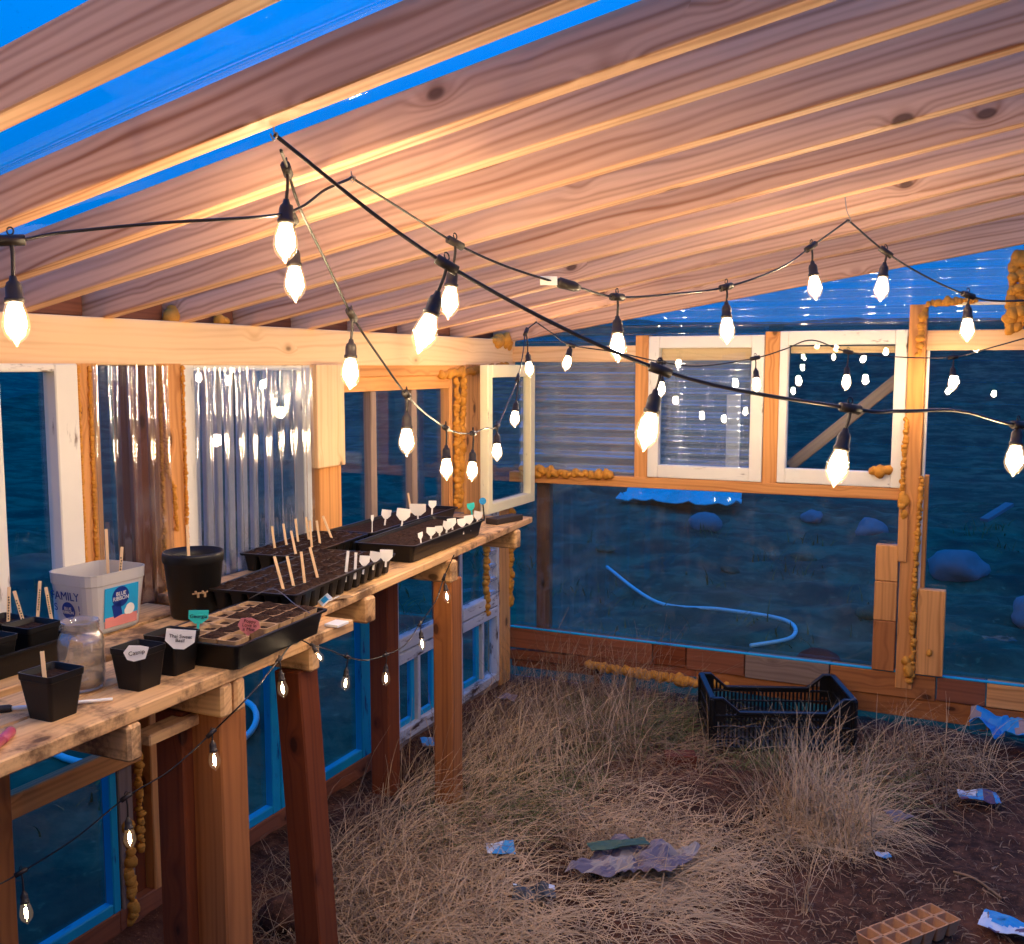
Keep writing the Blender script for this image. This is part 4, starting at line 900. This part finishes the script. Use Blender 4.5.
def crumple(name, label, cat, loc, pts, mats, amp, rz=0, seed=0, n=16, thick=.0015, group=None):
    """a creased sheet: outline quad pts, folded by noise"""
    vs = []; fs = []
    (ax, ay), (bx, by), (cx, cy), (dx, dy) = pts
    for i in range(n + 1):
        for j in range(n + 1):
            u = i / n; v = j / n
            x = (1 - u) * (1 - v) * ax + u * (1 - v) * bx + u * v * cx + (1 - u) * v * dx; y = (1 - u) * (1 - v) * ay + u * (1 - v) * by + u * v * cy + (1 - u) * v * dy
            q = Vector((x * 9, y * 9, seed)); z = amp * (.5 + abs(noise.noise(q)) * 1.6 + .5 * abs(noise.noise(q * 3.1)))
            vs.append((x + amp * .5 * noise.noise(q + Vector((9, 0, 0))), y + amp * .5 * noise.noise(q + Vector((0, 9, 0))), z + .006))
    for i in range(n):
        for j in range(n): k = i * (n + 1) + j; fs.append((k, k + n + 1, k + n + 2, k + 1))
    o = py_obj(name, vs, fs, mats[0], None); o.location = loc; o.rotation_euler = (0, 0, rz)
    for m in mats[1:]: o.data.materials.append(m)
    if len(mats) > 1:
        for pi, p in enumerate(o.data.polygons):
            c = p.center; s = noise.noise(Vector((c.x * 14, c.y * 14, seed + 4)))
            p.material_index = 1 if s > .12 else (2 if len(mats) > 2 and s < -.25 else 0)
    md = o.modifiers.new('thickness', 'SOLIDIFY'); md.thickness = thick
    return tag(o, label, cat, group)
pb = plain('packet_blue', (54, 150, 206), .3, .5, .15, 12); pw = plain('packet_white', (206, 214, 222), .3, .5, .1, 12); pr = plain('packet_plum', (92, 66, 96), .35, .5, .2, 12)
bagm = plain('grey_film', (118, 102, 106), .35, .5, .2, 10); grm = plain('leaf_green', (54, 84, 56), .45, .4, .3, 14); blk = plain('dark_foil', (44, 48, 46), .35, .5, .3, 14)
tarpm = plain('tarp_blue', (36, 142, 214), .4, .4, .15, 8); purp = plain('bag_mauve', (150, 132, 136), .45, .4, .2, 8)
sq = lambda w, d: [(-w / 2, -d / 2), (w / 2, -d / 2), (w / 2, d / 2), (-w / 2, d / 2)]
crumple('seed_packet', 'crumpled bright blue packet on bare soil below the right window', 'packet', (.045, 3.85, .01), sq(.13, .10), [pb, pw, pr], .02, R(10), 3)
crumple('seed_packet', 'small blue and white packet on straw right of the far bench leg', 'packet', (-1.315, 2.765, .03), sq(.085, .075), [pb, pw], .012, R(30), 8)
crumple('seed_packet', 'shiny pale blue packet at the bottom right photo corner', 'packet', (.135, 2.95, .015), sq(.16, .10), [pw, pb, pr], .02, R(-15), 12)
crumple('blue_bag', 'folded bright blue plastic bag against the sill at the right edge', 'bag', (.16, 4.44, .02), sq(.30, .13), [tarpm, purp], .075, R(-12), 15, 18)
crumple('plastic_bag', 'torn greyish clear plastic bag lying in the straw', 'bag', (-.89, 2.83, .02), [(-.19, -.12), (.10, -.06), (.18, .12), (-.10, .08)], [bagm, bagm, plain('dull_film', (166, 152, 140), .5, .3, .3, 12)], .05, R(12), 21, 30)
crumple('green_wrapper', 'narrow dark green wrapper on the torn plastic bag', 'wrapper', (-.96, 2.86, .075), sq(.19, .05), [grm], .012, R(38), 23, 10)
crumple('foil_wrapper', 'dark green wrapper with white torn end near the bottom edge', 'wrapper', (-1.11, 2.56, .02), sq(.13, .07), [blk, blk, pw], .025, R(25), 27, 14)
crumple('paper_scrap', 'pale blue paper scrap at the foot of the straw clump', 'paper scrap', (-.226, 3.266, .01), sq(.05, .035), [pw, pb], .012, R(20), 31, 8)
crumple('paper_scrap', 'grey plastic scrap on soil right of the straw clump', 'paper scrap', (-.20, 3.57, .01), sq(.07, .06), [bagm], .018, R(40), 35, 8)
crumple('paper_scrap', 'bluish scrap under the bench by the left wall', 'paper scrap', (-1.94, 3.48, .02), sq(.12, .08), [bagm, pb], .02, R(40), 37, 8)
crumple('paper_scrap', 'bluish grey scrap in the grass of the far left corner', 'paper scrap', (-1.87, 4.0, .05), sq(.09, .06), [bagm], .025, R(10), 39, 8)
t = thing('peat_seed_flat', 'tan pulp seed flat of square cells at the bottom edge', 'seed flat', (-.121, 2.81, .012), R(54))
bm = bmesh.new(); c = .05
for i in range(6):
    for j in range(2):
        cx = -.15 + c * (i + .5); cy = c * (j - .5)
        loft(bm, [rrect(c * .7, c * .7, .006, 0, 2, cx, cy), rrect(c * .99, c * .99, .004, .042, 2, cx, cy), rrect(c * .84, c * .84, .005, .042, 2, cx, cy), rrect(c * .6, c * .6, .005, .006, 2, cx, cy)])
mesh_obj('cells', bm, M['egg'], t)
def rock(label, loc, s, mat, seed, name='rock', group=None):
    bm = bmesh.new(); bmesh.ops.create_icosphere(bm, subdivisions=3, radius=1)
    for v in bm.verts: v.co *= 1 + .35 * noise.noise(v.co * 1.1 + Vector((seed, 0, 0))) + .12 * noise.noise(v.co * 3 + Vector((seed, 0, 0)))
    bmesh.ops.scale(bm, vec=s, verts=bm.verts)
    o = mesh_obj(name, bm, mat, None, True); o.location = loc; return tag(o, label, 'rock', group)
rock('brownish round stone half hidden behind the leaning bench leg', (-1.72, 2.18, .03), (.06, .06, .05), M['earth'], 2)

# dry grass, straw and litter: nobody could count it
def blades(name, label, mat, clusters, seed, wmin=.0016, wmax=.0034):
    rnd = random.Random(seed); vs = []; fs = []
    for (cx, cy, rx, ry, n, h0, h1, flat, dirn) in clusters:
        for _ in range(n):
            for _t in range(9):
                x = rnd.gauss(cx, rx); y = rnd.gauss(cy, ry)
                if ((x - cx) / rx) ** 2 + ((y - cy) / ry) ** 2 < 2.6: break
            if not (-2.06 < x < 2.3 and .9 < y < 4.48): continue
            if -1.08 < x < -.40 and 4.0 < y < 4.42 and rnd.random() < .8: continue
            a = rnd.uniform(0, 2 * PI) if dirn is None else rnd.gauss(dirn, .7)
            l = rnd.uniform(h0, h1); f = min(1.0, max(0.0, rnd.gauss(flat, .22))); w_ = rnd.uniform(wmin, wmax)
            el = (1 - f) * PI / 2 * .95 + .05
            p = Vector((x, y, floor_z(x, y) + (rnd.random() * .03 if f > .7 else -.005))); dirv = Vector((math.cos(a), math.sin(a), 0)); side = Vector((-math.sin(a), math.cos(a), 0)); k = len(vs); seg = 4
            bend = rnd.uniform(.1, .5); curl = rnd.uniform(-.5, .5)
            for i in range(seg + 1):
                tw = w_ * (1 - .75 * i / seg) / 2; sd = (side + Vector((0, 0, .5))).normalized()
                vs.append(p + sd * tw); vs.append(p - sd * tw)
                e_ = el - bend * i; dd = dirv * math.cos(e_) + Vector((0, 0, math.sin(e_))) + side * curl * (i / seg)
                p = p + dd.normalized() * (l / seg)
                g0 = floor_z(p.x, p.y) + .003
                if p.z < g0: p.z = g0 + rnd.random() * .012
                p.x = max(p.x, -2.08); p.y = min(p.y, 4.50)
            for i in range(seg): q = k + 2 * i; fs.append((q, q + 1, q + 3, q + 2))
    o = py_obj(name, vs, fs, mat); o['kind'] = 'stuff'; return tag(o, label, 'grass')
blades('straw', 'pale dry straw matted over the soil floor', M['straw'], [
    (-.88, 2.98, .20, .16, 1500, .10, .30, .93, None), (-.80, 2.72, .12, .10, 420, .10, .28, .95, .6), (-.45, 3.45, .15, .18, 900, .12, .32, .85, None), (-.50, 3.52, .10, .20, 260, .22, .44, .40, 2.6), (-.44, 3.50, .10, .18, 240, .22, .44, .35, None), (-.33, 3.35, .05, .10, 220, .16, .36, .28, None),
    (-1.5, 2.55, .22, .30, 1700, .12, .34, .85, None), (-1.2, 2.30, .16, .16, 700, .12, .36, .85, None), (-1.25, 3.25, .28, .16, 800, .12, .3, .85, None), (-1.45, 3.6, .2, .3, 420, .2, .42, .45, 2.6), (-1.0, 2.48, .2, .14, 500, .1, .26, .95, None),
    (-.40, 2.85, .02, .02, 14, .2, .32, .12, None), (-.2, 4.2, .25, .12, 380, .15, .33, .5, None), (-.7, 3.95, .25, .06, 120, .16, .32, .35, None), (-1.7, 3.2, .15, .4, 400, .2, .42, .4, .6), (-.62, 3.25, .10, .10, 240, .12, .3, .8, None)], 1)
blades('dead_grass', 'grey brown dead grass in clumps on the floor', M['straw2'], [
    (-1.55, 4.0, .28, .22, 1400, .15, .38, .55, None), (-1.25, 3.75, .25, .2, 800, .12, .32, .7, None), (-1.6, 2.6, .25, .4, 1300, .12, .32, .8, None), (-.2, 3.95, .22, .2, 600, .15, .34, .6, None), (-1.75, 3.6, .15, .4, 700, .15, .36, .5, None), (-1.55, 4.3, .3, .08, 350, .25, .5, .2, None), (-1.1, 3.1, .2, .2, 400, .1, .3, .85, None)], 2)
blades('green_grass', 'thin olive green grass among the dead stalks', M['green'], [
    (-1.35, 4.0, .25, .2, 900, .1, .28, .55, None), (-1.5, 3.2, .2, .35, 900, .1, .25, .6, None), (-.7, 3.85, .25, .12, 350, .08, .2, .6, None), (-.3, 3.7, .1, .2, 200, .1, .25, .5, None), (-1.1, 4.25, .2, .1, 400, .1, .25, .5, None)], 3)
blades('soil_litter', 'short straw bits and chips scattered on the bare soil', M['straw2'], [
    (0.0, 3.3, .5, .6, 900, .01, .05, .98, None), (-.4, 2.9, .4, .3, 900, .01, .07, .98, None), (-.9, 3.3, .5, .5, 700, .02, .08, .98, None)], 4, .002, .005)
# a few bent stalks with seed heads, each big enough to point at
def twig(label, pts, r, seed=0):
    bm = bmesh.new(); add_tube(bm, spline(pts, 5), r, 5, None); o = mesh_obj('twig', bm, M['straw2'], None, True); return tag(o, label, 'twig')
twig('short brown twig on bare soil above the shiny packet', [(-.02, 3.25, .02), (.04, 3.22, .025), (.11, 3.14, .02)], .004)
twig('thin twig on bare soil left of the bright blue packet', [(-.10, 3.78, .02), (-.08, 3.70, .022), (-.04, 3.64, .02)], .003)

# ------------------------------------------------------------------ outside, behind the far wall
bm = bmesh.new(); add_tube(bm, spline([(-2.6, 7.4, yard_z(-2.6, 7.4) + .03), (-2.0, 6.75, .03 + yard_z(-2, 6.75)), (-1.5, 6.55, .03 + yard_z(-1.5, 6.55)), (-1.05, 6.3, .03 + yard_z(-1.05, 6.3)), (-.95, 5.95, .03 + yard_z(-.95, 5.95)), (-1.15, 5.75, .03 + yard_z(-1.15, 5.75))], 8), .012, 8)
hm = plain('pale_hose', (190, 224, 220), .4, .4, .1, 10)
tag(mesh_obj('garden_hose', bm, hm, None, True), 'pale garden hose curving over the ground outside the big far pane', 'hose')
bm = bmesh.new(); add_tube(bm, spline([(-3.6, 3.4, yard_z(-3.6, 3.4) + .03), (-3.1, 3.7, .03 + yard_z(-3.1, 3.7)), (-2.8, 3.3, .03 + yard_z(-2.8, 3.3)), (-3.1, 2.8, .03 + yard_z(-3.1, 2.8)), (-3.6, 2.9, .03 + yard_z(-3.6, 2.9))], 8), .014, 8)
tag(mesh_obj('garden_hose', bm, hm, None, True), 'looped hose on the ground outside the blue panes under the bench', 'hose')
crumple('blue_tarp', 'bright blue tarp spread on the ground far outside', 'tarp', (-2.98, 11.0, yard_z(-2.9, 11.0)), sq(1.25, 1.6), [plain('outdoor_tarp', (40, 214, 205), .4, .4, .1, 3)], .09, R(10), 44, 20, .01)
om = plain('outside_stone', (150, 140, 140), .9, .1, .3, 8)
for x, y, s, lab in ((-.12, 8.3, .20, 'largest reddish boulder outside the right window'), (-.62, 8.9, .12, 'small pale stone outside behind the tall foamed post'), (.35, 7.0, .16, 'pale stone outside near the right photo edge'), (-2.3, 9.3, .15, 'round stone outside beyond the hose'), (-.9, 10.0, .14, 'stone outside under the clear white framed window'), (-1.5, 10.4, .10, 'small stone outside right of the tarp')):
    rock(lab, (x, y, yard_z(x, y) + s * .3), (s, s, s * .7), om, x * 7, group='stones on the ground outside')
o = board('scrap_plank', (.05, 9.6, .22 + yard_z(.05, 9.6)), (.25, 9.9, .35 + yard_z(.2, 9.9)), .08, .03, om, None); tag(o, 'short pale plank lying outside the right window', 'plank')
t_ = crumple('white_rag', 'white rag on dark soil outside the lower right corner of the big pane', 'rag', (-.68, 5.15, yard_z(-.68, 5.15) + .05), sq(.22, .14), [pw], .03, R(-35), 51, 10)
rock('dark red stone outside beside the white rag', (-.72, 5.3, yard_z(-.72, 5.3) + .08), (.13, .11, .09), plain('red_stone', (110, 50, 36), .9, .1, .3, 9), 8)

# weeds on the dark ground outside
def weeds(seed):
    rnd = random.Random(seed); vs = []; fs = []
    for c in range(70):
        if rnd.random() < .7: cx, cy = rnd.uniform(-4.5, 2.2), rnd.uniform(4.9, 10.5)
        else: cx, cy = rnd.uniform(-6.5, -2.6), rnd.uniform(1.2, 8)
        for b in range(rnd.randint(8, 26)):
            x = cx + rnd.gauss(0, .10); y = cy + rnd.gauss(0, .10)
            if y < 4.75 and x > -2.4: continue
            p = Vector((x, y, yard_z(x, y) - .01)); a = rnd.uniform(0, 2 * PI); e_ = rnd.uniform(.5, 1.45); l = rnd.uniform(.06, .20); k = len(vs)
            d = Vector((math.cos(a), math.sin(a), 0)); sd = Vector((-math.sin(a), math.cos(a), .3)) * rnd.uniform(.003, .007)
            for i in range(4):
                vs.append(p + sd * (1 - i / 3.4)); vs.append(p - sd * (1 - i / 3.4))
                p = p + (d * math.cos(e_) + Vector((0, 0, math.sin(e_)))) * l / 3; e_ -= .35
            for i in range(3): q = k + 2 * i; fs.append((q, q + 1, q + 3, q + 2))
    o = py_obj('weeds', vs, fs, M['green']); o['kind'] = 'stuff'; tag(o, 'scattered weeds on the dark ground outside the panes', 'weeds')
weeds(9)
rnd = random.Random(21)
for i, (x, y, lab) in enumerate(((-1.75, 7.9, 'clod of earth outside left of the hose bend'), (-.55, 6.6, 'clod of earth outside right of the hose bend'), (-1.3, 8.6, 'clod of earth outside in the middle of the big pane'), (.5, 8.1, 'clod of earth outside beyond the reddish boulder'), (-2.9, 8.2, 'clod of earth outside near the left post of the big pane'), (-.35, 7.2, 'clod of earth outside just left of the tall foamed post'))):
    s_ = rnd.uniform(.05, .10); rock(lab, (x, y, yard_z(x, y) + s_ * .2), (s_ * 1.3, s_, s_ * .6), M['outside'], i * 3.3, 'clod', 'clods of earth outside')
